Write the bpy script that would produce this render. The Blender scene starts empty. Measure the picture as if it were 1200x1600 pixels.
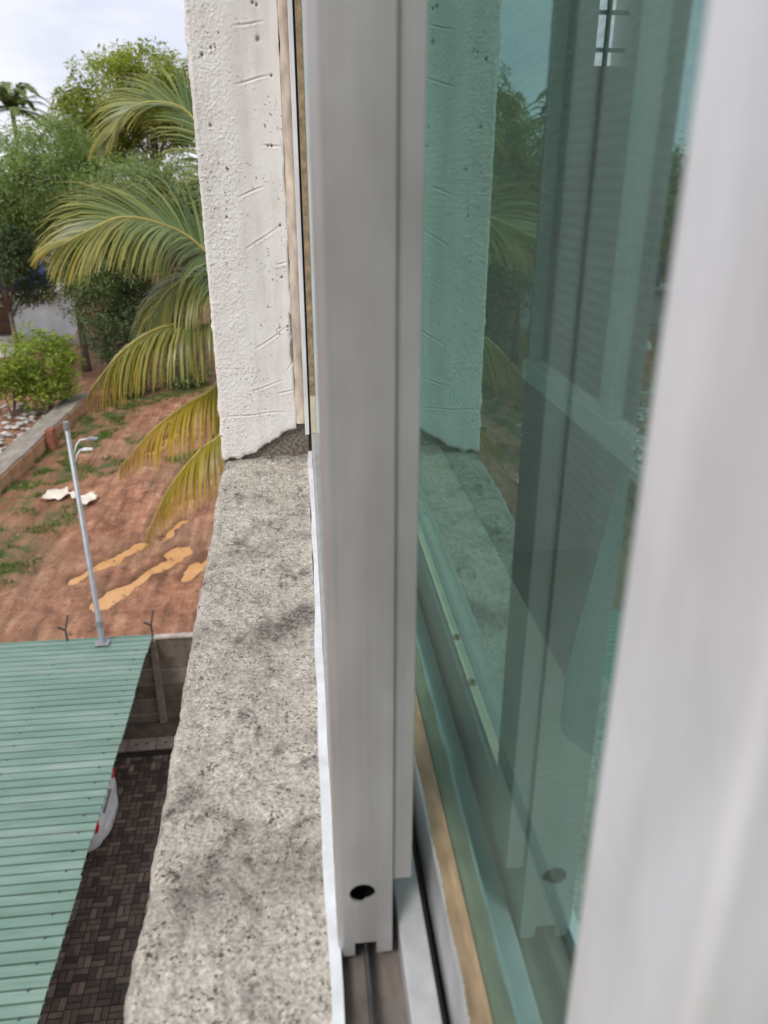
import bpy, bmesh, math, random
import numpy as np
from mathutils import Vector, Matrix

random.seed(7)
rng = np.random.default_rng(11)
SC = bpy.context.scene
COL = SC.collection
PI = math.pi

# ------------------------------------------------------------------ camera, sky, sun, exposure
CZ = 11.2                                    # eye height above the yard
cam_d = bpy.data.cameras.new('camera')
cam = bpy.data.objects.new('camera', cam_d); COL.objects.link(cam)
cam.location = (0, 0, CZ)
cam.rotation_euler = (math.radians(90 - 23.0), 0, math.radians(-5.9))
cam_d.sensor_fit = 'AUTO'; cam_d.sensor_width = 36.0; cam_d.lens = 27.05
cam_d.clip_start = 0.01; cam_d.clip_end = 6000
cam_d.dof.use_dof = True; cam_d.dof.focus_distance = 1.2; cam_d.dof.aperture_fstop = 8.5
SC.camera = cam

SUN_EL, SUN_AZ = math.radians(52), math.radians(212)     # azimuth from +Y, clockwise: behind and left of the camera
w = bpy.data.worlds.new('World'); SC.world = w; w.use_nodes = True
nt = w.node_tree; N = nt.nodes; L = nt.links
for n in list(N): N.remove(n)
wo = N.new('ShaderNodeOutputWorld'); bg = N.new('ShaderNodeBackground'); bg.inputs[1].default_value = 0.1
sky = N.new('ShaderNodeTexSky'); sky.sky_type = 'NISHITA'; sky.sun_disc = False
sky.sun_elevation = SUN_EL; sky.sun_rotation = SUN_AZ; sky.air_density = 1.0; sky.dust_density = 2.0
tc = N.new('ShaderNodeTexCoord'); mp = N.new('ShaderNodeMapping'); mp.inputs['Scale'].default_value = (1.6, 1.6, 4.5)
cn = N.new('ShaderNodeTexNoise'); cn.inputs['Scale'].default_value = 1.9; cn.inputs['Detail'].default_value = 7; cn.inputs['Roughness'].default_value = 0.55
cr = N.new('ShaderNodeValToRGB'); cr.color_ramp.elements[0].position = 0.30; cr.color_ramp.elements[1].position = 0.66
cr.color_ramp.elements[0].color = (0.70, 0.70, 0.70, 1); cr.color_ramp.elements[1].color = (0.98, 0.98, 0.98, 1)
cc = N.new('ShaderNodeTexNoise'); cc.inputs['Scale'].default_value = 4.2; cc.inputs['Detail'].default_value = 6; L.new(mp.outputs[0], cc.inputs['Vector'])
c2 = N.new('ShaderNodeMixRGB'); c2.inputs[1].default_value = (7.1, 7.3, 8.5, 1); c2.inputs[2].default_value = (9.1, 9.05, 9.4, 1)
cq = N.new('ShaderNodeMapRange'); cq.inputs[1].default_value = 0.36; cq.inputs[2].default_value = 0.62; L.new(cc.outputs['Fac'], cq.inputs[0]); L.new(cq.outputs[0], c2.inputs[0])
rgb = c2
mx = N.new('ShaderNodeMixRGB')
L.new(tc.outputs['Generated'], mp.inputs[0]); L.new(mp.outputs[0], cn.inputs['Vector']); L.new(cn.outputs['Fac'], cr.inputs[0])
L.new(cr.outputs[0], mx.inputs[0]); L.new(sky.outputs[0], mx.inputs[1]); L.new(rgb.outputs[0], mx.inputs[2])
L.new(mx.outputs[0], bg.inputs[0]); L.new(bg.outputs[0], wo.inputs[0])

sd = bpy.data.lights.new('sun', 'SUN'); sd.energy = 1.5; sd.angle = math.radians(14); sd.color = (1.0, 0.95, 0.88)
sun = bpy.data.objects.new('sun', sd); COL.objects.link(sun)
sdir = Vector((math.sin(SUN_AZ) * math.cos(SUN_EL), math.cos(SUN_AZ) * math.cos(SUN_EL), math.sin(SUN_EL)))
sun.rotation_euler = sdir.to_track_quat('Z', 'Y').to_euler(); sun.location = (0, 0, 60)

vs = SC.view_settings; vs.view_transform = 'Standard'; vs.look = 'None'; vs.gamma = 1.0; vs.exposure = 0.30; vs.use_curve_mapping = False
SC.render.engine = 'CYCLES'
SC.cycles.use_denoising = True
SC.cycles.max_bounces = 10; SC.cycles.transparent_max_bounces = 24; SC.cycles.glossy_bounces = 5; SC.cycles.diffuse_bounces = 4

# ------------------------------------------------------------------ helpers
WLOC = {}
SITE = []                                   # top-level objects laid out on the yard's own axes
SITE_ROT = math.radians(0.9)                # the yard stands 0.9 degrees off the window's axes

def setp(o, label=None, cat=None, group=None, kind=None):
    if label: o['label'] = label
    if cat: o['category'] = cat
    if group: o['group'] = group
    if kind: o['kind'] = kind
    return o

def empty(name, loc, label=None, cat=None, group=None, site=False):
    o = bpy.data.objects.new(name, None); COL.objects.link(o); o.location = loc; o.empty_display_size = 0.2
    WLOC[o.name] = Vector(loc)
    if site: SITE.append(o)
    return setp(o, label, cat, group)

def link(name, me, mat, parent=None, loc=None, site=False):
    o = bpy.data.objects.new(name, me); COL.objects.link(o)
    if mat is not None:
        for m in (mat if isinstance(mat, (list, tuple)) else [mat]):
            if len(me.materials) < (len(mat) if isinstance(mat, (list, tuple)) else 1): me.materials.append(m)
    if parent is not None: o.parent = parent
    if loc is not None: o.location = loc
    if site: SITE.append(o)
    return o

class MB:
    def __init__(s): s.v = []; s.f = []; s.m = []; s.mi = 0
    def add(s, vs, fs):
        b = len(s.v); s.v += [tuple(p) for p in vs]
        for f in fs: s.f.append(tuple(i + b for i in f)); s.m.append(s.mi)
    def box(s, x0, x1, y0, y1, z0, z1):
        s.add([(x0,y0,z0),(x1,y0,z0),(x1,y1,z0),(x0,y1,z0),(x0,y0,z1),(x1,y0,z1),(x1,y1,z1),(x0,y1,z1)],
              [(0,3,2,1),(4,5,6,7),(0,1,5,4),(1,2,6,5),(2,3,7,6),(3,0,4,7)])
    def tube(s, pts, rad, n=8, cap=True):
        pts = [Vector(p) for p in pts]; k = len(pts)
        if not hasattr(rad, '__len__'): rad = [rad] * k
        b = len(s.v); up = None
        for i, p in enumerate(pts):
            d = (pts[min(i+1,k-1)] - pts[max(i-1,0)]).normalized()
            if up is None:
                up = Vector((0,0,1)) if abs(d.z) < 0.9 else Vector((1,0,0))
            a = d.cross(up).normalized(); c = a.cross(d).normalized(); up = c
            for j in range(n):
                t = 2*PI*j/n; q = p + (a*math.cos(t) + c*math.sin(t))*rad[i]
                s.v.append(tuple(q))
        for i in range(k-1):
            for j in range(n):
                s.f.append((b+i*n+j, b+i*n+(j+1)%n, b+(i+1)*n+(j+1)%n, b+(i+1)*n+j)); s.m.append(s.mi)
        if cap:
            s.f.append(tuple(b+j for j in range(n))[::-1]); s.m.append(s.mi)
            s.f.append(tuple(b+(k-1)*n+j for j in range(n))); s.m.append(s.mi)
    def prism(s, poly, axis, a, b):
        """poly: 2D points; axis 'y': (x,z) extruded from y=a to y=b; 'x': (y,z); 'z': (x,y)"""
        def mk(p, t): return {'y': (p[0], t, p[1]), 'x': (t, p[0], p[1]), 'z': (p[0], p[1], t)}[axis]
        n = len(poly)
        s.add([mk(p, a) for p in poly] + [mk(p, b) for p in poly],
              [tuple(range(n))[::-1], tuple(range(n, 2*n))] + [(i, (i+1)%n, n+(i+1)%n, n+i) for i in range(n)])
    def build(s, name, mat, parent=None, smooth=False, bevel=0, seg=2, site=False, origin=None, fix=True):
        me = bpy.data.meshes.new(name)
        off = WLOC.get(parent.name) if parent is not None and parent.name in WLOC else None
        if parent is None and origin is not None: off = Vector(origin)
        vv = s.v if off is None else [(p[0]-off.x, p[1]-off.y, p[2]-off.z) for p in s.v]
        me.from_pydata(vv, [], s.f)
        if isinstance(mat, (list, tuple)): me.polygons.foreach_set('material_index', s.m)
        if fix:
            bm = bmesh.new(); bm.from_mesh(me); bmesh.ops.recalc_face_normals(bm, faces=bm.faces); bm.to_mesh(me); bm.free()
        if smooth: me.polygons.foreach_set('use_smooth', [True]*len(me.polygons))
        o = link(name, me, mat, parent, origin if parent is None else None, site)
        if off is not None: WLOC[o.name] = off
        if bevel:
            m = o.modifiers.new('bevel', 'BEVEL'); m.width = bevel; m.segments = seg; m.limit_method = 'ANGLE'; m.angle_limit = math.radians(40)
            m.harden_normals = False
        return o

def np_mesh(name, verts, faces, mats, parent=None, smooth=False, midx=None, site=False, off=None):
    """verts (n,3), faces (m,k) arrays"""
    me = bpy.data.meshes.new(name); n = len(verts); m, k = faces.shape
    if parent is not None and parent.name in WLOC: off = WLOC[parent.name]
    if off is not None: verts = verts - np.array(off)[None]
    me.vertices.add(n); me.vertices.foreach_set('co', verts.astype(np.float32).ravel())
    me.loops.add(m*k); me.loops.foreach_set('vertex_index', faces.astype(np.int32).ravel())
    me.polygons.add(m); me.polygons.foreach_set('loop_start', np.arange(0, m*k, k, dtype=np.int32))
    if midx is not None: me.polygons.foreach_set('material_index', midx.astype(np.int32))
    if smooth: me.polygons.foreach_set('use_smooth', np.ones(m, dtype=bool))
    me.update(calc_edges=True); me.validate()
    o = link(name, me, mats, parent, None if parent is not None else off, site)
    if off is not None: WLOC[o.name] = Vector(off)
    return o

def set_attr(o, name, vals):
    a = o.data.attributes.new(name, 'FLOAT', 'POINT'); a.data.foreach_set('value', np.asarray(vals, dtype=np.float32))

def hash2(i, j, seed):
    h = (i.astype(np.int64)*374761393 + j.astype(np.int64)*668265263 + seed*1442695041) & 0xffffffff
    h = ((h ^ (h >> 13)) * 1274126177) & 0xffffffff
    return ((h ^ (h >> 16)) & 0xffff) / 65535.0
def vnoise(x, y, seed=0):
    xi = np.floor(x); yi = np.floor(y); fx = x-xi; fy = y-yi
    fx = fx*fx*(3-2*fx); fy = fy*fy*(3-2*fy)
    a = hash2(xi, yi, seed); b = hash2(xi+1, yi, seed); c = hash2(xi, yi+1, seed); d = hash2(xi+1, yi+1, seed)
    return (a*(1-fx)+b*fx)*(1-fy) + (c*(1-fx)+d*fx)*fy - 0.5
def fbm(x, y, seed=0, oct=4, gain=0.5):
    t = 0; a = 1.0
    for k in range(oct):
        t = t + a*vnoise(x*2**k, y*2**k, seed+k*17); a *= gain
    return t
def grid_faces(nx, ny):
    i, j = np.meshgrid(np.arange(nx-1), np.arange(ny-1), indexing='ij')
    a = (i*ny + j).ravel()
    return np.stack([a, a+ny, a+ny+1, a+1], 1)
def seg_dist(px, py, a, b):
    ax, ay = a; bx, by = b; dx, dy = bx-ax, by-ay
    t = np.clip(((px-ax)*dx + (py-ay)*dy)/(dx*dx+dy*dy+1e-12), 0, 1)
    return np.hypot(px-ax-t*dx, py-ay-t*dy), t

# ------------------------------------------------------------------ materials
def new_mat(name):
    m = bpy.data.materials.new(name); m.use_nodes = True
    t = m.node_tree
    return m, t.nodes, t.links, t.nodes['Principled BSDF']

def noise(N, L, vec, scale, detail=4, rough=0.55):
    n = N.new('ShaderNodeTexNoise'); n.inputs['Scale'].default_value = scale; n.inputs['Detail'].default_value = detail; n.inputs['Roughness'].default_value = rough
    if vec is not None: L.new(vec, n.inputs['Vector'])
    return n.outputs['Fac']
def ramp(N, L, fac, stops):
    r = N.new('ShaderNodeValToRGB'); e = r.color_ramp.elements
    while len(e) < len(stops): e.new(0.5)
    for k, (p, c) in enumerate(stops):
        e[k].position = p; e[k].color = (c if len(c) == 4 else (*c, 1)) if hasattr(c, '__len__') else (c, c, c, 1)
    L.new(fac, r.inputs[0]); return r.outputs[0]
def mix(N, L, fac, a, b, mode='MIX'):
    m = N.new('ShaderNodeMixRGB'); m.blend_type = mode
    for s, i in ((fac, 0), (a, 1), (b, 2)):
        if hasattr(s, 'links') or hasattr(s, 'is_linked'): L.new(s, m.inputs[i])
        else: m.inputs[i].default_value = s if not hasattr(s, '__len__') else (*s[:3], 1)
    return m.outputs[0]
def coords(N, L, scale=(1,1,1), which='Object'):
    t = N.new('ShaderNodeTexCoord'); m = N.new('ShaderNodeMapping'); m.inputs['Scale'].default_value = scale
    L.new(t.outputs[which], m.inputs[0]); return m.outputs[0]
def bump(N, L, h, strength, dist, bsdf):
    b = N.new('ShaderNodeBump'); b.inputs['Strength'].default_value = strength; b.inputs['Distance'].default_value = dist
    L.new(h, b.inputs['Height']); L.new(b.outputs[0], bsdf.inputs['Normal']); return b

def simple(name, c, rough=0.6, metal=0.0, var=0.12, scale=8.0, bmp=0.0, bdist=0.01, spec=0.5, stretch=(1,1,1)):
    m, N, L, B = new_mat(name)
    v = coords(N, L, stretch)
    f = noise(N, L, v, scale, 6)
    col = ramp(N, L, f, [(0.3, tuple(x*(1-var) for x in c)), (0.7, tuple(min(1, x*(1+var)) for x in c))])
    L.new(col, B.inputs['Base Color']); B.inputs['Roughness'].default_value = rough; B.inputs['Metallic'].default_value = metal
    B.inputs['Specular IOR Level'].default_value = spec
    if bmp: bump(N, L, f, bmp, bdist, B)
    return m

# aluminium with fine drawn streaks and finger smudges
def alu(name, c, rough=0.42, metal=0.35, streak=0.05):
    m, N, L, B = new_mat(name)
    v = coords(N, L, (900, 900, 2.0)); f = noise(N, L, v, 1.0, 3)
    v2 = coords(N, L, (9, 9, 4)); g = noise(N, L, v2, 3.0, 6)
    a = ramp(N, L, f, [(0.3, tuple(x*(1-streak) for x in c)), (0.7, tuple(x*(1+streak) for x in c))])
    b = ramp(N, L, g, [(0.35, (0.80, 0.785, 0.77)), (0.60, (1, 1, 1))])
    sm = noise(N, L, coords(N, L, (60, 60, 1.2)), 1.0, 4); b = mix(N, L, 0.6, b, ramp(N, L, sm, [(0.35, 0.80), (0.65, 1.08)]), 'MULTIPLY')
    L.new(mix(N, L, 0.7, a, b, 'MULTIPLY'), B.inputs['Base Color'])
    L.new(ramp(N, L, g, [(0.3, rough-0.07), (0.7, rough+0.1)]), B.inputs['Roughness'])
    B.inputs['Metallic'].default_value = metal
    return m
M_ALU = alu('aluminium', (0.46, 0.455, 0.45))
M_ALU_W = alu('aluminium_bright', (0.815, 0.85, 0.875), 0.38, 0.1, 0.02)
M_ALU_M = alu('aluminium_mid', (0.58, 0.58, 0.59), 0.45, 0.2, 0.05)
M_ALU_D = alu('aluminium_dusty', (0.34, 0.34, 0.345), 0.55, 0.25, 0.06)

def mat_glass(name, tint, refl, ior):
    m, N, L, B = new_mat(name); N.remove(B); out = N['Material Output']
    g = N.new('ShaderNodeBsdfGlossy'); g.inputs['Color'].default_value = (*refl, 1); g.inputs['Roughness'].default_value = 0.0
    t = N.new('ShaderNodeBsdfTransparent'); t.inputs['Color'].default_value = (*tint, 1)
    geo = N.new('ShaderNodeNewGeometry'); ma = N.new('ShaderNodeMath'); ma.operation = 'MULTIPLY_ADD'
    L.new(geo.outputs['Backfacing'], ma.inputs[0]); ma.inputs[1].default_value = -(ior-1.0001); ma.inputs[2].default_value = ior
    fr = N.new('ShaderNodeFresnel'); L.new(ma.outputs[0], fr.inputs['IOR'])
    # faint dust film
    v = coords(N, L, (1,1,1)); d = noise(N, L, v, 60, 5)
    df = N.new('ShaderNodeBsdfDiffuse'); df.inputs['Color'].default_value = (0.45, 0.6, 0.55, 1)
    x = N.new('ShaderNodeMixShader'); L.new(fr.outputs[0], x.inputs[0]); L.new(t.outputs[0], x.inputs[1]); L.new(g.outputs[0], x.inputs[2])
    y = N.new('ShaderNodeMixShader'); L.new(ramp(N, L, d, [(0.35, 0.012), (0.75, 0.035)]), y.inputs[0]); L.new(x.outputs[0], y.inputs[1]); L.new(df.outputs[0], y.inputs[2])
    L.new(y.outputs[0], out.inputs['Surface']); return m
M_GLASS = mat_glass('green_reflective_glass', (0.76, 0.83, 0.80), (0.53, 0.90, 0.845), 3.3)
M_GLASS_C = mat_glass('clear_glass', (0.93, 0.97, 0.95), (0.7, 0.9, 0.86), 1.18)

def mat_screen():
    m, N, L, B = new_mat('insect_mesh'); out = N['Material Output']
    t = N.new('ShaderNodeTexCoord'); s = N.new('ShaderNodeSeparateXYZ'); L.new(t.outputs['Object'], s.inputs[0])
    # horizontal and vertical threads
    def thread(sock, pitch, lo):
        a = N.new('ShaderNodeMath'); a.operation = 'MULTIPLY'; L.new(sock, a.inputs[0]); a.inputs[1].default_value = 2*PI/pitch
        b = N.new('ShaderNodeMath'); b.operation = 'SINE'; L.new(a.outputs[0], b.inputs[0])
        return ramp(N, L, b.outputs[0], [(lo, 0.0), (0.95, 1.0)])
    h = thread(s.outputs['Z'], 0.0042, 0.15); v = thread(s.outputs['Y'], 0.0042, 0.4)
    f = mix(N, L, 1.0, h, v, 'LIGHTEN')
    sc = N.new('ShaderNodeMath'); sc.operation = 'MULTIPLY'; L.new(f, sc.inputs[0]); sc.inputs[1].default_value = 0.42
    tr = N.new('ShaderNodeBsdfTransparent'); x = N.new('ShaderNodeMixShader')
    B.inputs['Base Color'].default_value = (0.34, 0.38, 0.38, 1); B.inputs['Roughness'].default_value = 0.7
    L.new(sc.outputs[0], x.inputs[0]); L.new(tr.outputs[0], x.inputs[1]); L.new(B.outputs[0], x.inputs[2]); L.new(x.outputs[0], out.inputs['Surface'])
    return m
M_SCREEN = mat_screen()

def mat_sill():
    m, N, L, B = new_mat('weathered_concrete')
    v = coords(N, L)
    g1 = noise(N, L, v, 300, 2, 0.6)                      # sand grain
    g2 = noise(N, L, v, 130, 4, 0.75)
    p = noise(N, L, coords(N, L, (1.0, 0.75, 1.0)), 17, 6, 0.68)    # lichen patches
    p2 = noise(N, L, coords(N, L, (1.2, 1.0, 1.0)), 48, 5, 0.75)
    base = ramp(N, L, mix(N, L, 0.4, g1, g2), [(0.36, (0.34, 0.30, 0.255)), (0.46, (0.47, 0.43, 0.375)), (0.54, (0.57, 0.525, 0.465)), (0.66, (0.78, 0.735, 0.66))])
    pn = noise(N, L, v, 330, 3, 0.7)
    pm = mix(N, L, 1.0, ramp(N, L, pn, [(0.545, 0.0), (0.61, 0.92)]), ramp(N, L, noise(N, L, v, 55, 4, 0.7), [(0.42, 0.10), (0.56, 1.0)]), 'MULTIPLY')
    base = mix(N, L, pm, base, (0.045, 0.038, 0.032))
    warm = mix(N, L, ramp(N, L, noise(N, L, v, 9, 4), [(0.4, 0.0), (0.62, 0.5)]), base, (0.50, 0.45, 0.36), 'MULTIPLY')
    warm = mix(N, L, 0.35, base, warm)
    dark = mix(N, L, 1.0, ramp(N, L, p, [(0.49, 0.0), (0.64, 0.75)]), ramp(N, L, p2, [(0.38, 0.0), (0.58, 1.0)]), 'MULTIPLY')
    c = mix(N, L, dark, warm, (0.055, 0.050, 0.045))
    spots = ramp(N, L, p2, [(0.60, 0.0), (0.66, 0.85)])
    c = mix(N, L, spots, c, (0.06, 0.055, 0.05))
    a = N.new('ShaderNodeAttribute'); a.attribute_name = 'band'
    bd = mix(N, L, 1.0, a.outputs['Fac'], ramp(N, L, g2, [(0.34, 0.15), (0.6, 1.0)]), 'MULTIPLY')
    c = mix(N, L, bd, c, (0.065, 0.055, 0.05))
    L.new(c, B.inputs['Base Color']); B.inputs['Roughness'].default_value = 0.95; B.inputs['Specular IOR Level'].default_value = 0.15
    bump(N, L, mix(N, L, 0.5, g1, g2), 1.0, 0.0018, B)
    return m
M_SILL = mat_sill()

def mat_plaster():
    m, N, L, B = new_mat('painted_plaster')
    v = coords(N, L)
    g = noise(N, L, v, 260, 4, 0.6); p = noise(N, L, v, 14, 5, 0.65); s = noise(N, L, v, 150, 3, 0.6)
    base = ramp(N, L, p, [(0.3, (0.79, 0.755, 0.72)), (0.65, (0.88, 0.86, 0.84))])
    dirt = mix(N, L, 1.0, ramp(N, L, s, [(0.60, 0.0), (0.66, 0.85)]), ramp(N, L, noise(N, L, v, 20, 3), [(0.5, 0.0), (0.60, 1.0)]), 'MULTIPLY')
    c = mix(N, L, dirt, base, (0.16, 0.12, 0.09))
    a = N.new('ShaderNodeAttribute'); a.attribute_name = 'grime_shade'
    c = mix(N, L, a.outputs['Fac'], c, (0.12, 0.085, 0.06))  # dirt tint, plus shade coloured into the scratches
    st = noise(N, L, coords(N, L, (30, 30, 2.5)), 1.0, 4)
    c = mix(N, L, ramp(N, L, st, [(0.47, 0.0), (0.72, 0.36)]), c, (0.42, 0.38, 0.34))
    L.new(c, B.inputs['Base Color']); B.inputs['Roughness'].default_value = 0.8; B.inputs['Specular IOR Level'].default_value = 0.25
    bump(N, L, g, 0.35, 0.0008, B); return m
M_PLASTER = mat_plaster()
M_RENDER = simple('building_render', (0.62, 0.60, 0.56), 0.9, var=0.12, scale=3, bmp=0.3, bdist=0.01)
M_RAWCON = simple('raw_mortar', (0.21, 0.18, 0.15), 0.95, var=0.6, scale=160, bmp=1.0, bdist=0.003)
M_CAULK = simple('cream_sealant', (0.62, 0.52, 0.43), 0.7, var=0.38, scale=55, stretch=(1,1,0.35))
M_TAPE = simple('tape_residue', (0.36, 0.25, 0.15), 0.7, var=0.42, scale=90, stretch=(1,0.22,1))
M_TAPE_P = simple('pale_tape', (0.72, 0.60, 0.47), 0.6, var=0.1, scale=40)
M_BLACK = simple('shade_black', (0.015, 0.015, 0.015), 0.6)  # flat black for gaps and hollows where only deep shade shows
M_RAIL = simple('worn_rail', (0.10, 0.10, 0.10), 0.4, metal=0.6, var=0.6, scale=90, stretch=(1,0.3,1))
M_DIRT = simple('track_dirt', (0.20, 0.17, 0.15), 0.85, var=0.35, scale=70, stretch=(1,0.35,1))
M_ROOM = simple('room_wall', (0.74, 0.68, 0.65), 0.9, var=0.05, scale=2)
M_ROOMF = simple('room_floor', (0.46, 0.41, 0.37), 0.5, var=0.1, scale=3)
M_GRILLE = simple('grille_paint', (0.72, 0.76, 0.74), 0.45, var=0.05, scale=20)
M_IRON = simple('dark_iron', (0.05, 0.05, 0.055), 0.6, var=0.3, scale=20)
M_CURTAIN = simple('pale_curtain', (0.42, 0.52, 0.50), 0.9, var=0.1, scale=120, stretch=(1,0.2,1))

def mat_soil():
    m, N, L, B = new_mat('red_soil')
    v = coords(N, L)
    a = noise(N, L, v, 0.16, 6, 0.6); b = noise(N, L, v, 1.3, 7, 0.68); c = noise(N, L, v, 9, 5, 0.7)
    col = ramp(N, L, b, [(0.28, (0.14, 0.062, 0.036)), (0.43, (0.34, 0.15, 0.085)), (0.58, (0.48, 0.245, 0.145)), (0.72, (0.60, 0.37, 0.25))])
    col = mix(N, L, ramp(N, L, a, [(0.42, 0.0), (0.62, 0.6)]), col, (0.30, 0.20, 0.125))
    col = mix(N, L, 0.45, col, ramp(N, L, c, [(0.3, 0.45), (0.7, 1.25)]), 'MULTIPLY')
    mr = N.new('ShaderNodeMapping'); mr.inputs['Rotation'].default_value = (0, 0, math.radians(30.5)); mr.inputs['Scale'].default_value = (3.2, 0.35, 1); L.new(v, mr.inputs[0])
    sk = noise(N, L, mr.outputs[0], 1.0, 5, 0.6)
    col = mix(N, L, 0.6, col, ramp(N, L, sk, [(0.34, 0.30), (0.47, 0.85), (0.54, 1.05), (0.66, 1.5)]), 'MULTIPLY')
    at = N.new('ShaderNodeAttribute'); at.attribute_name = 'green'
    gm = mix(N, L, 1.0, at.outputs['Fac'], ramp(N, L, b, [(0.40, 0.0), (0.58, 1.0)]), 'MULTIPLY')
    col = mix(N, L, gm, col, (0.085, 0.115, 0.04))
    aw = N.new('ShaderNodeAttribute'); aw.attribute_name = 'wet'
    col = mix(N, L, aw.outputs['Fac'], col, (0.16, 0.075, 0.042))
    L.new(col, B.inputs['Base Color'])
    L.new(ramp(N, L, b, [(0.3, 0.6), (0.6, 0.95)]), B.inputs['Roughness']); B.inputs['Specular IOR Level'].default_value = 0.25
    bump(N, L, mix(N, L, 0.5, b, c), 1.0, 0.14, B); return m
M_SOIL = mat_soil()
def mat_puddle():
    m, N, L, B = new_mat('muddy_water')
    f = noise(N, L, coords(N, L), 1.5, 4)
    L.new(ramp(N, L, f, [(0.3, (0.56, 0.29, 0.115)), (0.7, (0.66, 0.37, 0.165))]), B.inputs['Base Color'])
    B.inputs['Roughness'].default_value = 0.12; B.inputs['IOR'].default_value = 1.33; return m
M_PUDDLE = mat_puddle()

def rnd_island(N):
    g = N.new('ShaderNodeNewGeometry'); return g.outputs['Random Per Island']
def mat_leaf(name, dark, mid, light, trans=0.35):
    m, N, L, B = new_mat(name); out = N['Material Output']
    c = ramp(N, L, rnd_island(N), [(0.0, dark), (0.5, mid), (1.0, light)])
    big = noise(N, L, coords(N, L), 0.5, 3)
    c = mix(N, L, 0.6, c, ramp(N, L, big, [(0.35, 0.62), (0.65, 1.3)]), 'MULTIPLY')
    L.new(c, B.inputs['Base Color']); B.inputs['Roughness'].default_value = 0.5; B.inputs['Specular IOR Level'].default_value = 0.35
    t = N.new('ShaderNodeBsdfTranslucent'); L.new(mix(N, L, 1.0, c, (1.1, 1.15, 0.6), 'MULTIPLY'), t.inputs['Color'])
    x = N.new('ShaderNodeMixShader'); x.inputs[0].default_value = trans
    L.new(B.outputs[0], x.inputs[1]); L.new(t.outputs[0], x.inputs[2]); L.new(x.outputs[0], out.inputs['Surface']); return m
M_LF_MID = mat_leaf('feathery_leaves', (0.129, 0.185, 0.067), (0.258, 0.347, 0.134), (0.392, 0.482, 0.213), 0.50)
M_LF_YEL = mat_leaf('yellow_green_leaves', (0.155, 0.196, 0.035), (0.308, 0.364, 0.069), (0.476, 0.519, 0.125), 0.50)
M_LF_DRK = mat_leaf('dark_leaves', (0.056, 0.090, 0.045), (0.112, 0.169, 0.081), (0.188, 0.250, 0.125), 0.40)
M_LF_OLV = mat_leaf('olive_leaves', (0.116, 0.168, 0.076), (0.226, 0.299, 0.131), (0.349, 0.422, 0.204), 0.48)
M_LF_BRI = mat_leaf('bright_leaves', (0.156, 0.228, 0.030), (0.312, 0.420, 0.066), (0.480, 0.576, 0.120), 0.45)
M_GRASS = mat_leaf('grass_blades', (0.063, 0.117, 0.023), (0.108, 0.198, 0.036), (0.180, 0.279, 0.063), 0.35)
M_BARK = simple('bark', (0.17, 0.13, 0.10), 0.9, var=0.35, scale=12, bmp=0.6, bdist=0.03, stretch=(1,1,0.3))
M_FLOWER = simple('orange_flower', (0.75, 0.16, 0.05), 0.6)

def mat_frond():
    m, N, L, B = new_mat('palm_leaflet'); out = N['Material Output']
    a = N.new('ShaderNodeAttribute'); a.attribute_name = 'yellow'
    g = ramp(N, L, rnd_island(N), [(0.0, (0.055, 0.10, 0.025)), (0.5, (0.13, 0.20, 0.055)), (1.0, (0.26, 0.34, 0.12))])
    c = mix(N, L, a.outputs['Fac'], g, (0.60, 0.42, 0.035))
    L.new(c, B.inputs['Base Color']); B.inputs['Roughness'].default_value = 0.38; B.inputs['Specular IOR Level'].default_value = 0.5
    t = N.new('ShaderNodeBsdfTranslucent'); L.new(c, t.inputs['Color'])
    x = N.new('ShaderNodeMixShader'); x.inputs[0].default_value = 0.3
    L.new(B.outputs[0], x.inputs[1]); L.new(t.outputs[0], x.inputs[2]); L.new(x.outputs[0], out.inputs['Surface']); return m
M_FROND = mat_frond()
M_RACHIS = simple('palm_midrib', (0.42, 0.36, 0.10), 0.5, var=0.2, scale=6)
M_PTRUNK = simple('palm_trunk', (0.26, 0.22, 0.18), 0.9, var=0.35, scale=9, bmp=0.6, bdist=0.03)

def mat_roof():
    m, N, L, B = new_mat('green_roof_paint')
    f = noise(N, L, coords(N, L, (0.5, 3.0, 1)), 1.0, 6, 0.65); s = noise(N, L, coords(N, L, (2, 6, 2)), 6, 4)
    c = ramp(N, L, f, [(0.3, (0.11, 0.205, 0.158)), (0.52, (0.168, 0.27, 0.217)), (0.74, (0.275, 0.36, 0.31))])
    c = mix(N, L, ramp(N, L, s, [(0.66, 0.0), (0.74, 0.6)]), c, (0.40, 0.38, 0.33))
    c = mix(N, L, ramp(N, L, noise(N, L, coords(N, L, (0.35, 7, 1)), 1.0, 5), [(0.55, 0.0), (0.72, 0.45)]), c, (0.10, 0.12, 0.09))
    L.new(c, B.inputs['Base Color']); B.inputs['Roughness'].default_value = 0.38; B.inputs['Specular IOR Level'].default_value = 0.6
    return m
M_ROOF = mat_roof()
def mat_brick():
    m, N, L, B = new_mat('paving_block')
    oi = N.new('ShaderNodeObjectInfo'); g = N.new('ShaderNodeNewGeometry')
    r = mix(N, L, 1.0, oi.outputs['Random'], g.outputs['Random Per Island'], 'DIFFERENCE')
    c = ramp(N, L, r, [(0.0, (0.065, 0.048, 0.038)), (0.4, (0.18, 0.125, 0.095)), (0.9, (0.37, 0.285, 0.225))])
    g2 = N.new('ShaderNodeNewGeometry'); f = noise(N, L, g2.outputs['Position'], 5, 6)
    c = mix(N, L, 0.6, c, ramp(N, L, f, [(0.3, 0.45), (0.7, 1.25)]), 'MULTIPLY')
    L.new(c, B.inputs['Base Color']); B.inputs['Roughness'].default_value = 0.7; bump(N, L, f, 0.4, 0.01, B); return m
M_BRICK = mat_brick()
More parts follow.
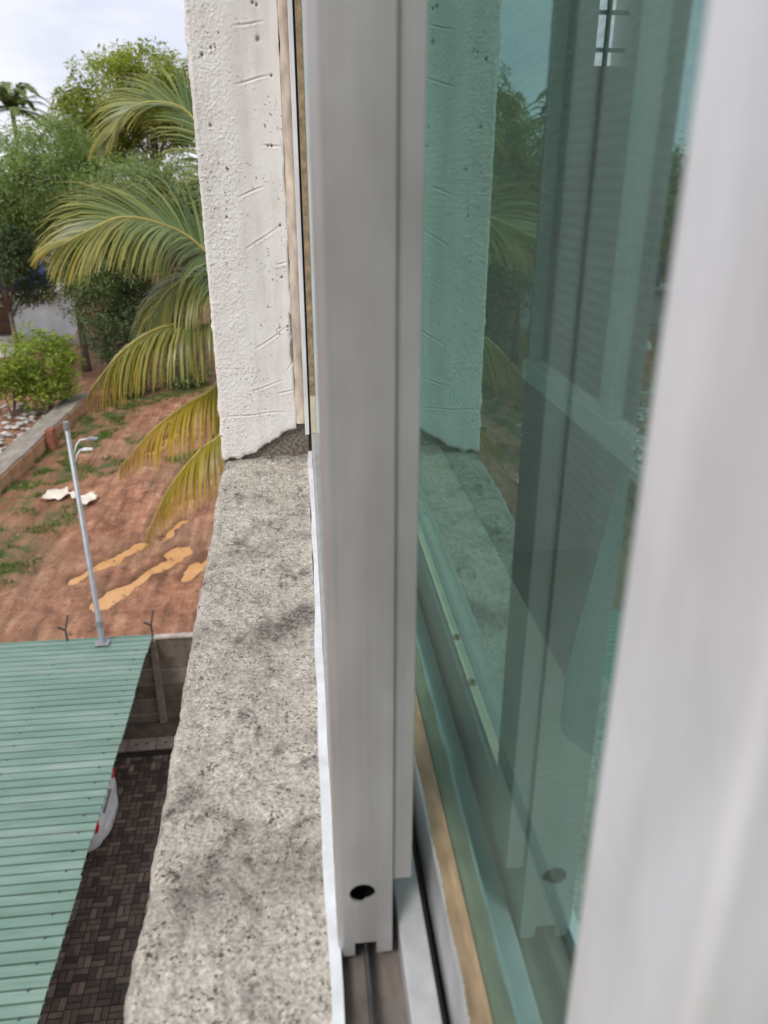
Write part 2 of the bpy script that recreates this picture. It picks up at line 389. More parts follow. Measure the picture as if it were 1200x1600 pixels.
M_JOINT = simple('joint_dirt', (0.035, 0.028, 0.022), 0.95, var=0.4, scale=4)
M_CONC = simple('old_concrete', (0.15, 0.12, 0.09), 0.9, var=0.4, scale=5, bmp=0.4, bdist=0.01)
M_POST = simple('post_concrete', (0.26, 0.21, 0.165), 0.9, var=0.3, scale=6, bmp=0.3, bdist=0.01)
M_CONC2 = simple('lighter_concrete', (0.22, 0.185, 0.15), 0.9, var=0.3, scale=5, bmp=0.4, bdist=0.01)
M_CONC_L = simple('concrete_coping', (0.42, 0.37, 0.32), 0.9, var=0.25, scale=5)
M_SLAB = simple('drain_slab', (0.40, 0.32, 0.27), 0.9, var=0.25, scale=6, bmp=0.3, bdist=0.01)
M_GALV = simple('galvanised_steel', (0.34, 0.355, 0.37), 0.45, metal=0.5, var=0.12, scale=6)
M_LAMPW = simple('lamp_white', (0.75, 0.75, 0.74), 0.4)
M_CARP = simple('car_silver_paint', (0.60, 0.60, 0.60), 0.28, var=0.03, scale=3, spec=0.7)
M_CARG = simple('car_window', (0.02, 0.022, 0.025), 0.06, var=0.0)
M_TYRE = simple('tyre_rubber', (0.02, 0.02, 0.02), 0.85)
M_TAIL = simple('red_tail_light', (0.62, 0.02, 0.03), 0.15)
M_PLATE = simple('number_plate', (0.5, 0.5, 0.48), 0.4)
M_COBT = simple('mossy_wall_top', (0.27, 0.24, 0.20), 0.95, var=0.4, scale=2.5, bmp=0.5, bdist=0.04, stretch=(1,0.25,1))
M_COBF = simple('ochre_wall_face', (0.36, 0.21, 0.11), 0.95, var=0.3, scale=2.5, bmp=0.4, bdist=0.03)
M_STONE = simple('rubble_stone', (0.50, 0.46, 0.42), 0.9, var=0.4, scale=3)
M_WHITEW = simple('whitewash', (0.72, 0.76, 0.80), 0.85, var=0.08, scale=1.5)
M_BLUE = simple('blue_sheet', (0.045, 0.08, 0.24), 0.5, var=0.3, scale=2)
M_TIMBER = simple('brown_timber', (0.16, 0.10, 0.06), 0.8, var=0.3, scale=4)
M_PLASTIC = simple('pale_plastic_sheet', (0.78, 0.70, 0.58), 0.45, var=0.1, scale=4)
M_REDTILE = simple('red_cloth', (0.55, 0.07, 0.04), 0.7)

# ------------------------------------------------------------------ ground
def terrain_h(x, y):
    h = 0.06*fbm(x*0.35, y*0.35, 3, 4) + 0.15*fbm(x*1.6, y*1.6, 9, 4)
    u = (x*0.862 - y*0.507)                        # across the wheel ruts
    s = (x*0.507 + y*0.862)
    for c, wd, dp in ((-17.0, 0.20, 0.10), (-15.55, 0.22, 0.12), (-14.35, 0.20, 0.10), (-18.6, 0.2, 0.08), (-13.0, 0.2, 0.08), (-20.2, 0.22, 0.08)):
        off = u - c - 0.35*np.sin(s*0.22 + c)
        h = h - dp*np.exp(-(off/wd)**2)*(0.7+0.6*vnoise(s*0.8, s*0+c, 5)) + 0.05*np.exp(-((np.abs(off)-0.42)/0.16)**2)
    return h
PUD = [((-6.95, 22.0), (-5.45, 24.3), 0.24), ((-5.75, 20.5), (-3.95, 23.8), 0.29), ((-3.7, 21.7), (-2.9, 23.4), 0.22),
       ((-4.75, 24.8), (-4.2, 26.2), 0.15), ((-6.6, 34.2), (-5.9, 37.0), 0.31), ((-6.5, 39.5), (-5.2, 43.0), 0.37), ((-4.9, 31.0), (-4.4, 32.6), 0.14)]
GR = [(-11.25,31.6,1.6,3.2),(-10.0,38.8,1.3,2.6),(-8.9,44.3,1.6,2.4),(-8.2,32.7,.7,1.2),(-9.4,24.1,1.0,1.3),(-9.0,27.2,1.0,1.5),(-9.7,25.4,1.2,1.3),
      (-9.2,22.5,.8,.8),(-5.2,33.5,.6,.8),(-10.0,36.4,1.1,1.8),(-9.9,32.0,1.1,1.6),(-10.9,35.1,1.0,1.6),(-9.4,40.8,1.2,2.0),(-10.8,28.8,.9,1.4),(-7.6,36.5,.5,.8),(-6.7,46.5,1.6,2.2),(-12.0,26.0,1.4,2.0)]
def pud_field(x, y, reach=1.25):
    d = np.zeros_like(x)
    for a, b, r in PUD:
        q, t = seg_dist(x, y, a, b)
        q = q + 0.55*r*fbm(x*1.7, y*1.7, 31, 4)*2
        d = np.maximum(d, np.clip(reach - q/r, 0, 1))
    return d
def axis_pts(lo, hi, step):
    near = list(np.arange(lo, hi + 1e-6, step)); out = []; v, s = hi, step
    while v < 2500: s *= 1.35; v += s; out.append(v)
    inn = []; v, s = lo, step
    while v > -2500: s *= 1.35; v -= s; inn.append(v)
    return np.array(inn[::-1] + near + out)
gx = axis_pts(-14.5, 0.5, 0.12); gy = axis_pts(14.46, 46.0, 0.15)
X, Y = np.meshgrid(gx, gy, indexing='ij')
Z = terrain_h(X, Y); pf = pud_field(X, Y)
Z = np.maximum(Z, -0.04 + 0.012*fbm(X*2, Y*2, 77, 2)) * 1.0
rut = terrain_h(X, Y); Z = np.where(rut < Z, Z - 0.35*(Z-rut), Z)
Z = np.maximum(Z, -0.052); Z = Z - 0.16*np.clip(pf*1.7, 0, 1)
Z = np.where(Y < 14.42, -0.12, Z)
far = np.clip((np.hypot(X, Y-20)-60)/200, 0, 1); Z = Z*(1-far)
V = np.stack([X.ravel(), Y.ravel(), Z.ravel()], 1)
ground = np_mesh('ground', V, grid_faces(len(gx), len(gy)), M_SOIL, smooth=True, site=True)
setp(ground, 'rutted red mud ground beyond the compound wall', kind='structure')
gm = np.zeros_like(X)
for cx, cy, rx, ry in GR:
    gm = np.maximum(gm, np.clip(1.35 - np.hypot((X-cx)/rx, (Y-cy)/ry), 0, 1))
gm = np.maximum(gm, np.clip((np.hypot(X+4, Y-25)-45)/40, 0, 0.9))
set_attr(ground, 'green', gm.ravel()); set_attr(ground, 'wet', np.clip(.75*pud_field(X, Y, 2.1)*(.7+.9*fbm(X*2.2, Y*2.2, 88, 3)) + pf + np.clip((-Z-0.03)*14, 0, 0.6), 0, 1).ravel()*0.8)

for k, (a, b, r) in enumerate(PUD):
    c = ((a[0]+b[0])/2, (a[1]+b[1])/2); ln = math.hypot(b[0]-a[0], b[1]-a[1])/2 + r*2.4; an = math.atan2(b[1]-a[1], b[0]-a[0])
    mb = MB(); n = 40; ring = []
    for i in range(n):
        t = 2*PI*i/n; u = ln*math.cos(t); v2 = r*2.4*math.sin(t)
        ring.append((c[0]+u*math.cos(an)-v2*math.sin(an), c[1]+u*math.sin(an)+v2*math.cos(an), -0.068-.004*k))
    mb.add(ring, [tuple(range(n))])
    o = mb.build('puddle', M_PUDDLE, site=True, origin=(c[0], c[1], -0.068)); setp(o, 'orange muddy rainwater puddle lying in a wheel rut', kind='structure')

# grass blades in patches
def blades(pts, hmin, hmax, wd):
    n = len(pts); a = rng.uniform(0, 2*PI, n); h = rng.uniform(hmin, hmax, n); ln = rng.normal(0, 0.5, (n, 2))*h[:, None]
    dx = np.cos(a)*wd; dy = np.sin(a)*wd
    v = np.zeros((n, 3, 3)); v[:, 0] = pts - np.stack([dx, dy, 0*dx], 1); v[:, 1] = pts + np.stack([dx, dy, 0*dx], 1)
    v[:, 2] = pts + np.concatenate([ln, h[:, None]], 1)
    return v.reshape(-1, 3), np.arange(3*n).reshape(-1, 3)
P = []
for cx, cy, rx, ry in GR:
    n = int(700*rx*ry); r = np.sqrt(rng.uniform(0, 1, n))*1.15; t = rng.uniform(0, 2*PI, n)
    x = cx + rx*r*np.cos(t); y = cy + ry*r*np.sin(t)
    k = (fbm(x*1.3, y*1.3, 41, 3) > 0.06) & (y > 14.5)
    P.append(np.stack([x[k], y[k], terrain_h(x[k], y[k])-0.01], 1))
gv, gf = blades(np.concatenate(P), 0.05, 0.19, 0.022)
setp(np_mesh('grass', gv, gf, M_GRASS, site=True), 'patchy green grass and weeds growing on the red soil', 'grass', kind='stuff')
# clods and stones
V_, F_ = [], []
ico_v = np.array([(0,0,1),(1,0,0),(0,1,0),(-1,0,0),(0,-1,0),(0,0,-1)], float); ico_f = np.array([(0,1,2),(0,2,3),(0,3,4),(0,4,1),(5,2,1),(5,3,2),(5,4,3),(5,1,4)])
for k in range(4000):
    x = rng.uniform(-14, 0.5); y = rng.uniform(14.3, 42); s = rng.uniform(0.015, 0.06) * (1.8 if rng.random() < 0.06 else 1)
    z = float(terrain_h(np.array([x]), np.array([y]))[0])
    F_.append(ico_f + 6*k); V_.append(ico_v*rng.uniform(0.6, 1.3, (6, 1))*s*np.array([1, 1, .6]) + np.array([x, y, z]))
setp(np_mesh('soil_clods', np.concatenate(V_), np.concatenate(F_), simple('clod', (0.30, 0.18, 0.12), 0.95, var=0.5, scale=1.0), site=True), 'scattered clods and pebbles on the red mud', 'clods', kind='stuff')

# ------------------------------------------------------------------ paved drive
drive = MB(); drive.box(-9.5, -0.15, -6, 13.77, -0.10, -0.012)
drive = drive.build('driveway', M_JOINT, site=True); setp(drive, 'dark block paved driveway between the building and the carport', kind='structure')
def block_mesh(lx, ly):
    mb = MB(); e = 0.010; g = 0.007; x, y = lx/2-g, ly/2-g
    mb.add([(-x,-y,-.03),(x,-y,-.03),(x,y,-.03),(-x,y,-.03),(-x,-y,-e),(x,-y,-e),(x,y,-e),(-x,y,-e),(-x+e,-y+e,0),(x-e,-y+e,0),(x-e,y-e,0),(-x+e,y-e,0)],
           [(0,1,5,4),(1,2,6,5),(2,3,7,6),(3,0,4,7),(4,5,9,8),(5,6,10,9),(6,7,11,10),(7,4,8,11),(8,9,10,11)])
    return mb
bm_h = block_mesh(0.22, 0.11); bm_v = block_mesh(0.11, 0.22)
me_h = bpy.data.meshes.new('brick'); me_h.from_pydata(bm_h.v, [], bm_h.f); me_h.materials.append(M_BRICK)
me_v = bpy.data.meshes.new('brick_turned'); me_v.from_pydata(bm_v.v, [], bm_v.f); me_v.materials.append(M_BRICK)
rest = MB(); cells = []
for i in range(-42, 0):
    for j in range(-26, 63):
        cx, cy = i*0.22 - 0.16, j*0.22 + 0.05
        if cy > 13.66: continue
        for q in (-1, 1):
            if (i + j) % 2: cells.append((cx, cy + q*0.055, 0))
            else: cells.append((cx + q*0.055, cy, 1))
def dist_key(c): return 0 if (-4.25 < c[0] < -2.92 and 7.7 < c[1] < 13.75) else 1
near = sorted([c for c in cells if dist_key(c) == 0], key=lambda c: c[1])[:300]; ns = set(near)
for c in cells:
    dz = random.uniform(-0.006, 0.004)
    if c in ns:
        b = bpy.data.objects.new('brick', me_v if c[2] else me_h); COL.objects.link(b); b.parent = drive
        b.location = (c[0], c[1], dz); b.rotation_euler = (random.gauss(0, .008), random.gauss(0, .008), random.gauss(0, .015))
    else:
        src = bm_v if c[2] else bm_h; rest.add([(p[0]+c[0], p[1]+c[1], p[2]+dz) for p in src.v], src.f)
rb = rest.build('paving_blocks', M_BRICK, drive, fix=False); rb['kind'] = 'stuff'

# drain slabs along the foot of the wall
for k in range(4, 9):
    x0 = -3.95 + (k-5)*0.62; mb = MB(); mb.box(x0+0.008, x0+0.612, 13.78, 14.15, -0.08, 0.018+random.uniform(-.004, .004))
    o = mb.build('drain_cover', M_SLAB, bevel=0.008, site=True, origin=(x0+0.31, 13.96, 0))
    setp(o, {5: 'concrete drain slab with two lifting holes, half under the carport edge', 6: 'concrete drain slab with two lifting holes, middle of the slabs in view', 7: 'concrete drain slab with two lifting holes, nearest the sill edge', 4: 'concrete drain slab deepest under the carport roof by the wall', 8: 'concrete drain slab below the pier end of the sill, closest to the building'}[k], 'drain cover', 'drain slabs along the compound wall')
    for q in (0.2, 0.42):
        h = MB(); h.tube([(x0+q, 13.96, 0.0165), (x0+q, 13.96, 0.0245)], 0.026, 10); h.build('lifting_hole', M_BLACK, o)  # black discs stand in for the darkness inside the holes
mb = MB(); mb.box(-12, 2.5, 14.15, 14.33, -0.1, 0.30)
setp(mb.build('wall_plinth', M_CONC, site=True), 'low concrete kerb at the foot of the wall', kind='structure')

# ------------------------------------------------------------------ compound wall of precast slabs
cw = empty('compound_wall', (-3.19, 14.41, 0), 'precast concrete slab compound wall with posts behind the carport', 'wall', site=True)
WT = 2.46; posts = [-3.19 + 1.72*k for k in range(-6, 4)]
for x in posts:
    mb = MB(); mb.prism([(x-.075, 0.0), (x+.075, 0.0), (x+.06, WT-.04), (x-.06, WT-.04)], 'y', 14.25, 14.41)
    mb.build('post', M_POST, cw, bevel=0.012)
for i, x in enumerate(posts[:-1]):
    zz = 0.1
    for k in range(6):
        hh = (WT-0.16)/6; mb = MB(); dy = random.uniform(-.008, .008)
        mb.box(x+.01, x+1.71, 14.35+dy, 14.40+dy, zz+.013, zz+hh-.013); mb.build('panel', (M_CONC, M_CONC2)[random.random() < .4], cw, bevel=0.006); zz += hh
mb = MB(); mb.box(posts[0]-.1, posts[-1]+.1, 14.31, 14.45, WT-.055, WT); mb.build('coping', M_CONC_L, cw, bevel=0.01)
for x in posts:
    mb = MB(); mb.tube([(x, 14.35, WT-.02), (x, 14.35, WT+.30)], 0.022, 6); mb.tube([(x, 14.35, WT+.28), (x-.13, 14.29, WT+.40)], 0.022, 6); mb.tube([(x, 14.35, WT+.28), (x+.06, 14.45, WT+.58)], 0.018, 6)
    mb.build('wire_bracket', M_IRON, cw)
mb = MB()
for k, (dx, dy, dz) in enumerate(((-.13, -.06, .40), (.06, .10, .58))):
    for a, b in zip(posts[:-1], posts[1:]):
        mb.tube([(a+dx, 14.35+dy, WT+dz), ((a+b)/2+dx, 14.35+dy, WT+dz-.03), (b+dx, 14.35+dy, WT+dz)], 0.0022, 4, False)
mb.build('fence_wire', M_IRON, cw)

# ------------------------------------------------------------------ carport
cp = empty('carport', (-6.2, 9, 0), 'carport with faded green ribbed metal roof over the paving', 'carport', site=True)
RZ = 2.50; RX0, RX1 = -9.2, -3.2; pitch = 0.172; y0 = 2.66
nr = 72
for sidx in range(0, nr, 4):
    v = []; f = []; tops = []
    prof = []
    for k in range(4):
        b = y0 + (sidx+k)*pitch
        for fy, fz in ((0, 0), (.72, .004), (.735, -.048), (.905, -.048), (.925, 0)):
            prof.append((b+fy*pitch, fz))
        if b + pitch > 14.21: break
    prof.append((prof[-1][0] + 0.07*pitch + 0.02, 0.002))
    jx = random.uniform(-.015, .015)
    v = [(RX0, p[0], RZ+p[1]+.05) for p in prof] + [((RX0+RX1)/2, p[0], RZ+p[1]+.02) for p in prof] + [(RX1+jx, p[0], RZ+p[1]) for p in prof]
    n = len(prof); f = [(i, i+1, n+i+1, n+i) for i in range(n-1)] + [(n+i, n+i+1, 2*n+i+1, 2*n+i) for i in range(n-1)]
    mb = MB(); mb.add(v, f); o = mb.build('roof_sheet', M_ROOF, cp)
    s = o.modifiers.new('thick', 'SOLIDIFY'); s.thickness = 0.0025
    for k in range(4):                                  # screws
        pass
    if prof[-1][0] > 14.15: break
mb = MB()
for i in range(0, nr, 2):
    yy = y0 + (i+.70)*pitch
    for xx in (-3.42, -4.95, -6.5, -8.0):
        if yy < 14.1: mb.tube([(xx, yy, RZ+.004), (xx, yy, RZ+.02)], 0.016, 6)
mb.build('roof_screw', M_IRON, cp)['kind'] = 'stuff'
for xx in (-3.42, -6.2, -9.0):
    mb = MB(); mb.box(xx-.03, xx+.03, 2.7, 14.15, RZ-.135, RZ-.056); mb.build('purlin', M_GALV, cp)
for yy in (2.9, 5.5, 8.4, 13.9):
    mb = MB(); mb.box(-9.15, -3.3, yy-.03, yy+.03, RZ-.215, RZ-.136); mb.build('beam', M_GALV, cp)
    for xx in (-9.0, -6.2):
        mb = MB(); mb.tube([(xx, yy, -.01), (xx, yy, RZ-.216)], 0.045, 10); mb.build('post', M_GALV, cp)

# ------------------------------------------------------------------ car (rear end peeps out from under the roof)
def make_car(x, y):
    c = empty('parked_car', (x, y, 0), 'silver white hatchback parked nose in under the carport, red tail light showing', 'car', site=True)
    # stations along the length: (dx from rear, half width, bottom z, belt z, top z, roof half width)
    st = [(0.00, .62, .42, .66, .70, .56), (-.07, .76, .30, .74, .80, .66), (-.22, .82, .25, .86, .95, .70), (-.42, .84, .22, .93, 1.20, .62), (-.72, .85, .20, .95, 1.42, .58),
          (-1.2, .86, .20, .96, 1.49, .58), (-1.9, .86, .20, .95, 1.48, .59), (-2.45, .86, .20, .93, 1.30, .60), (-2.85, .85, .20, .92, 1.02, .66), (-3.3, .83, .21, .86, .92, .68), (-3.6, .76, .24, .72, .78, .62), (-3.72, .60, .34, .60, .64, .50)]
    mb = MB(); rings = []
    for dx, w, b, bl, t, rw in st:
        rings.append([(x+dx, y-w*.82, b), (x+dx, y-w, b+.10), (x+dx, y-w, (b+bl)/2+.05), (x+dx, y-w*.97, bl), (x+dx, y-(rw*1.04), (bl+t*2)/3), (x+dx, y-rw*.86, t-.015), (x+dx, y, t),
                      (x+dx, y+rw*.86, t-.015), (x+dx, y+(rw*1.04), (bl+t*2)/3), (x+dx, y+w*.97, bl), (x+dx, y+w, (b+bl)/2+.05), (x+dx, y+w, b+.10), (x+dx, y+w*.82, b)])
    n = 13; vv = [p for r in rings for p in r]; ff = []
    for i in range(len(rings)-1):
        for j in range(n): ff.append((i*n+j, i*n+(j+1)%n, (i+1)*n+(j+1)%n, (i+1)*n+j))
    ff += [tuple(range(n)), tuple((len(rings)-1)*n+j for j in range(n))[::-1]]
    mb.add(vv, ff); b = mb.build('body', M_CARP, c, smooth=True); sb = b.modifiers.new('s', 'SUBSURF'); sb.levels = 2; sb.render_levels = 2
    out_ = [(x+.06-.30*abs(q)**3, y+q*.80) for q in [k/10-1 for k in range(21)]]; mb = MB(); mb.prism(out_ + [(x-.4, y+.78), (x-.4, y-.78)], 'z', .36, .56); mb.build('bumper', M_CARP, c, bevel=.04, seg=3)
    mb = MB(); mb.add([(x-.40, y-.50, 1.16), (x-.40, y+.50, 1.16), (x-.64, y+.46, 1.38), (x-.64, y-.46, 1.38)], [(0,1,2,3)]); o = mb.build('rear_window', M_CARG, c); q = o.modifiers.new('t', 'SOLIDIFY'); q.thickness = .05; q.offset = 0
    for s in (-1, 1):
        mb = MB(); mb.box(x-.23, x-.05, y+s*.67-.09, y+s*.68+.09, .72, .92); mb.build('tail_light', M_TAIL, c, bevel=.03)
        mb = MB(); mb.add([(x-.75, y+s*.80, .98), (x-2.5, y+s*.80, .98), (x-2.1, y+s*.62, 1.36), (x-.95, y+s*.62, 1.38)], [(0,1,2,3)]); o = mb.build('side_window', M_CARG, c); q = o.modifiers.new('t', 'SOLIDIFY'); q.thickness = .04; q.offset = 0
        for dx in (-.72, -3.0):
            mb = MB(); mb.tube([(x+dx, y+s*.70, .29), (x+dx, y+s*.88, .29)], .29, 24); wh = mb.build('wheel', M_TYRE, c, bevel=.02)
            mb = MB(); mb.tube([(x+dx, y+s*.86, .29), (x+dx, y+s*.887, .29)], .18, 18); mb.build('rim', M_GALV, wh)
    mb = MB(); mb.box(x+.055, x+.066, y-.25, y+.25, .42, .52); mb.build('number_plate', M_PLATE, c)
    mb = MB(); mb.box(x-.12, x-.02, y-.3, y+.3, .74, .78); mb.build('trim_bar', M_GALV, c, bevel=.01)
    return c
make_car(-3.72, 11.50)

# ------------------------------------------------------------------ lamp post
lx, ly = -4.15, 14.12
lp = empty('lamp_post', (lx, ly, 0), 'slender grey steel lamp post rising behind the green roof', 'lamp post', site=True)
mb = MB(); mb.tube([(lx, ly, 0), (lx, ly, 3.0), (lx, ly, 3.01), (lx, ly, 7.18)], [.078, .066, .056, .044], 12); mb.build('pole', M_GALV, lp, smooth=True, bevel=0)
mb = MB(); mb.tube([(lx, ly, 2.93), (lx, ly, 3.07)], .073, 12); mb.build('collar', M_GALV, lp)
mb = MB(); mb.tube([(lx, ly, 7.1), (lx, ly, 7.24)], .056, 12); mb.build('top_cap', M_GALV, lp)
for (dz, ln, dy) in ((0.0, .36, .05), (-.17, .27, -.06)):
    a = Vector((lx+.05, ly, 6.62+dz)); pts = [a, a+Vector((.06, dy*.3, .16)), a+Vector((.14, dy*.6, .26)), a+Vector((ln-.04, dy, .27))]
    mb = MB(); mb.tube(pts, .016, 8); arm = mb.build('arm', M_LAMPW, lp, smooth=True)
    h = a+Vector((ln, dy, .27)); mb = MB()
    mb.prism([(h.x-.09, h.z-.02), (h.x+.09, h.z-.014), (h.x+.10, h.z+.012), (h.x-.04, h.z+.03), (h.x-.09, h.z+.022)], 'y', h.y-.045, h.y+.045)
    mb.build('lamp_head', M_LAMPW if dz else M_GALV, lp, bevel=.01)
mb = MB(); mb.box(lx-.14, lx+.14, ly-.14, ly+.10, RZ+.045, RZ+.055); mb.build('flashing_plate', M_GALV, lp)

# ------------------------------------------------------------------ old boundary wall and the plot behind it
bw = empty('boundary_wall', (-11.5, 36, 0), 'old boundary wall with mossy grey top and ochre face beside the mud', 'wall', site=True)
segs = [((-11.98, 20.0), (-11.1, 43.3))]
for (a, b) in segs:
    for k in range(max(2, int((b[1]-a[1])/1.3))):
        nk = max(2, int((b[1]-a[1])/1.3)); t0, t1 = k/nk, (k+1)/nk
        p = [a[0]+(b[0]-a[0])*t for t in (t0, t1)]; yq = [a[1]+(b[1]-a[1])*t for t in (t0, t1)]; hz = 0.62+random.uniform(-.03, .03)
        mb = MB(); mb.add([(p[0]-.30, yq[0]+.004, -.1), (p[0], yq[0]+.004, -.1), (p[1], yq[1]-.004, -.1), (p[1]-.30, yq[1]-.004, -.1), (p[0]-.30, yq[0]+.004, hz), (p[0], yq[0]+.004, hz), (p[1], yq[1]-.004, hz), (p[1]-.30, yq[1]-.004, hz)],
                          [(0,3,2,1),(4,5,6,7),(0,1,5,4),(1,2,6,5),(2,3,7,6),(3,0,4,7)])
        mb.build('wall_block', M_COBF, bw, bevel=.03)
        mb = MB(); mb.add([(q[0], q[1], q[2]) for q in [(p[0]-1.25, yq[0]+.005, hz-.12), (p[0]-.06, yq[0]+.005, hz+.004), (p[1]-.06, yq[1]-.005, hz+.004), (p[1]-1.25, yq[1]-.005, hz-.12),
                          (p[0]-1.25, yq[0]+.005, hz-.04), (p[0]-.06, yq[0]+.005, hz+.09), (p[1]-.06, yq[1]-.005, hz+.09), (p[1]-1.25, yq[1]-.005, hz-.04)]],
                          [(0,3,2,1),(4,5,6,7),(0,1,5,4),(1,2,6,5),(2,3,7,6),(3,0,4,7)])
        mb.build('cap_slab', M_COBT, bw, bevel=.03)
mb = MB(); mb.box(-11.34, -11.0, 35.2, 35.75, -.1, .95); setp(mb.build('brick_pier', simple('red_pier', (0.25, 0.09, 0.05), 0.9, var=.3, scale=4), bevel=.03, site=True, origin=(-11.17, 35.5, 0)), 'short red brick pier against the face of the old boundary wall', 'pier')
V_, F_ = [], []
for k in range(700):
    x = rng.uniform(-20, -12.9); y = rng.uniform(27, 43); s = rng.uniform(.06, .28)
    z = max(0, .35 - abs(x+15.5)*.12)*rng.random() + .05
    F_.append(ico_f+6*k); V_.append(ico_v*rng.uniform(.6, 1.3, (6, 1))*s*np.array([1.3, 1, .45])+np.array([x, y, z]))
setp(np_mesh('rubble', np.concatenate(V_), np.concatenate(F_), M_STONE, site=True), 'pale broken masonry rubble heaped left of the boundary wall', 'rubble', kind='stuff')
# pale torn plastic sheet on the mud
n = 26; m_ = 9; sv = []
for i in range(n):
    for j in range(m_):
        u = i/(n-1); q = j/(m_-1)-.5; wdt = (.26+.16*math.sin(u*9)+.12*math.sin(u*23+1))*(1.2-.55*abs(u-.35))
        x = -9.75+2.0*u; y = 28.95+.35*math.sin(u*5+.5)+q*wdt*2.6
        sv.append((x, y, max(0.06, float(terrain_h(np.array([x]), np.array([y]))[0])+.12)+.10*abs(math.sin(u*17+q*5))*random.uniform(.5, 1)))
o = np_mesh('plastic_sheet', np.array(sv), grid_faces(n, m_), M_PLASTIC, smooth=True, site=True, off=(-8.7, 28.9, 0)); setp(o, 'crumpled pale plastic sheet lying on the red mud', 'sheet')
o.modifiers.new('t', 'SOLIDIFY').thickness = .01

# low white house with blue sheeting, behind the trees
hs = empty('white_house', (-19.5, 66, 0), 'low whitewashed house with blue sheeting on its roof behind the trees', 'house', site=True)
mb = MB(); mb.box(-21.6, -17.6, 64, 70, -.1, 3.4); mb.build('wall', M_WHITEW, hs)
mb = MB(); mb.box(-30, -21.65, 66, 71, -.1, 2.6); mb.build('side_wall', M_WHITEW, hs)
mb = MB(); mb.prism([(-31, 3.0), (-17.3, 3.5), (-17.3, 3.62), (-31, 3.12)], 'y', 63.4, 71); mb.build('roof', M_CONC_L, hs)
mb = MB(); mb.prism([(-29.5, 3.2), (-20.2, 3.5), (-20.6, 5.6), (-29.0, 5.2)], 'y', 66, 71); mb.build('blue_sheeting', M_BLUE, hs, bevel=.2)
mb = MB(); mb.box(-24.9, -22.4, 65.9, 65.98, .1, 2.3); d = mb.build('door', M_TIMBER, hs)
mb = MB(); mb.prism([(-31, -.1), (-15, -.1), (-15.4, .7), (-30.6, .6)], 'y', 61.6, 61.9); o = mb.build('garden_wall', M_STONE, site=True, bevel=.05, origin=(-23, 61.7, 0)); setp(o, 'low rubble stone garden wall before the white house', 'wall')
hp = MB()
for k in range(3):
    cx, cy, r = ((-23.5, 57, 2.2), (-20.6, 58.5, 1.6), (-26.5, 55.5, 1.8))[k]; ns_ = 12
    ring = [(cx, cy, r*.55)]; fc = []
    for q in range(1, 4):
        for i in range(ns_):
            t = 2*PI*i/ns_; rr = r*q/3*(1+.2*random.uniform(-1, 1)); ring.append((cx+rr*math.cos(t), cy+rr*math.sin(t), r*.55*(1-(q/3)**1.4)*random.uniform(.7, 1.1)-.03))
    for i in range(ns_): fc.append((0, 1+i, 1+(i+1) % ns_))
    for q in range(2):
        for i in range(ns_): a = 1+q*ns_; fc.append((a+i, a+ns_+i, a+ns_+(i+1) % ns_, a+(i+1) % ns_))
    hp = MB(); hp.add(ring, fc); o = hp.build('earth_heap', M_STONE if k < 2 else M_COBT, site=True, origin=(cx, cy, 0), smooth=False)
    setp(o, ['largest grey heap of earth and stone before the white house', 'small grey heap of earth nearest the house corner', 'brownish heap of earth at the far left of the plot'][k], 'heap')
mb = MB(); mb.box(-18.4, -17.2, 44.6, 45.6, 0, .5); o = mb.build('cloth_bundle', M_REDTILE, bevel=.2, seg=3, site=True, origin=(-17.8, 45, 0)); setp(o, 'red cloth bundle on the bare earth left of the bright bush', 'bundle')

# ------------------------------------------------------------------ trees
def leaf_cloud(centers, radii, per, lw, ll, droop=0.3, spread=(1, 1, .8)):
    """elongated diamond leaves round each clump centre"""
    C = np.repeat(np.asarray(centers), per, 0); R = np.repeat(np.asarray(radii), per)
    n = len(C); d = rng.normal(size=(n, 3)); d /= np.linalg.norm(d, axis=1)[:, None]
    p = C + d*(R*rng.uniform(0.15, 1, n)**.6)[:, None]*np.array(spread)
    ax = d*0.8 + rng.normal(size=(n, 3))*0.6; ax[:, 2] = ax[:, 2]*0.6 - droop; ax /= np.linalg.norm(ax, axis=1)[:, None]
    sd_ = np.cross(ax, rng.normal(size=(n, 3))*0.5 + np.array([0, 0, 1.0])); sd_ /= np.linalg.norm(sd_, axis=1)[:, None]+1e-9
    a = ll*rng.uniform(.6, 1.3, n)[:, None]; b = lw*rng.uniform(.6, 1.3, n)[:, None]
    v = np.stack([p, p+ax*a*.5+sd_*b*.5, p+ax*a, p+ax*a*.5-sd_*b*.5], 1).reshape(-1, 3)
    return v, np.arange(4*n).reshape(-1, 4)

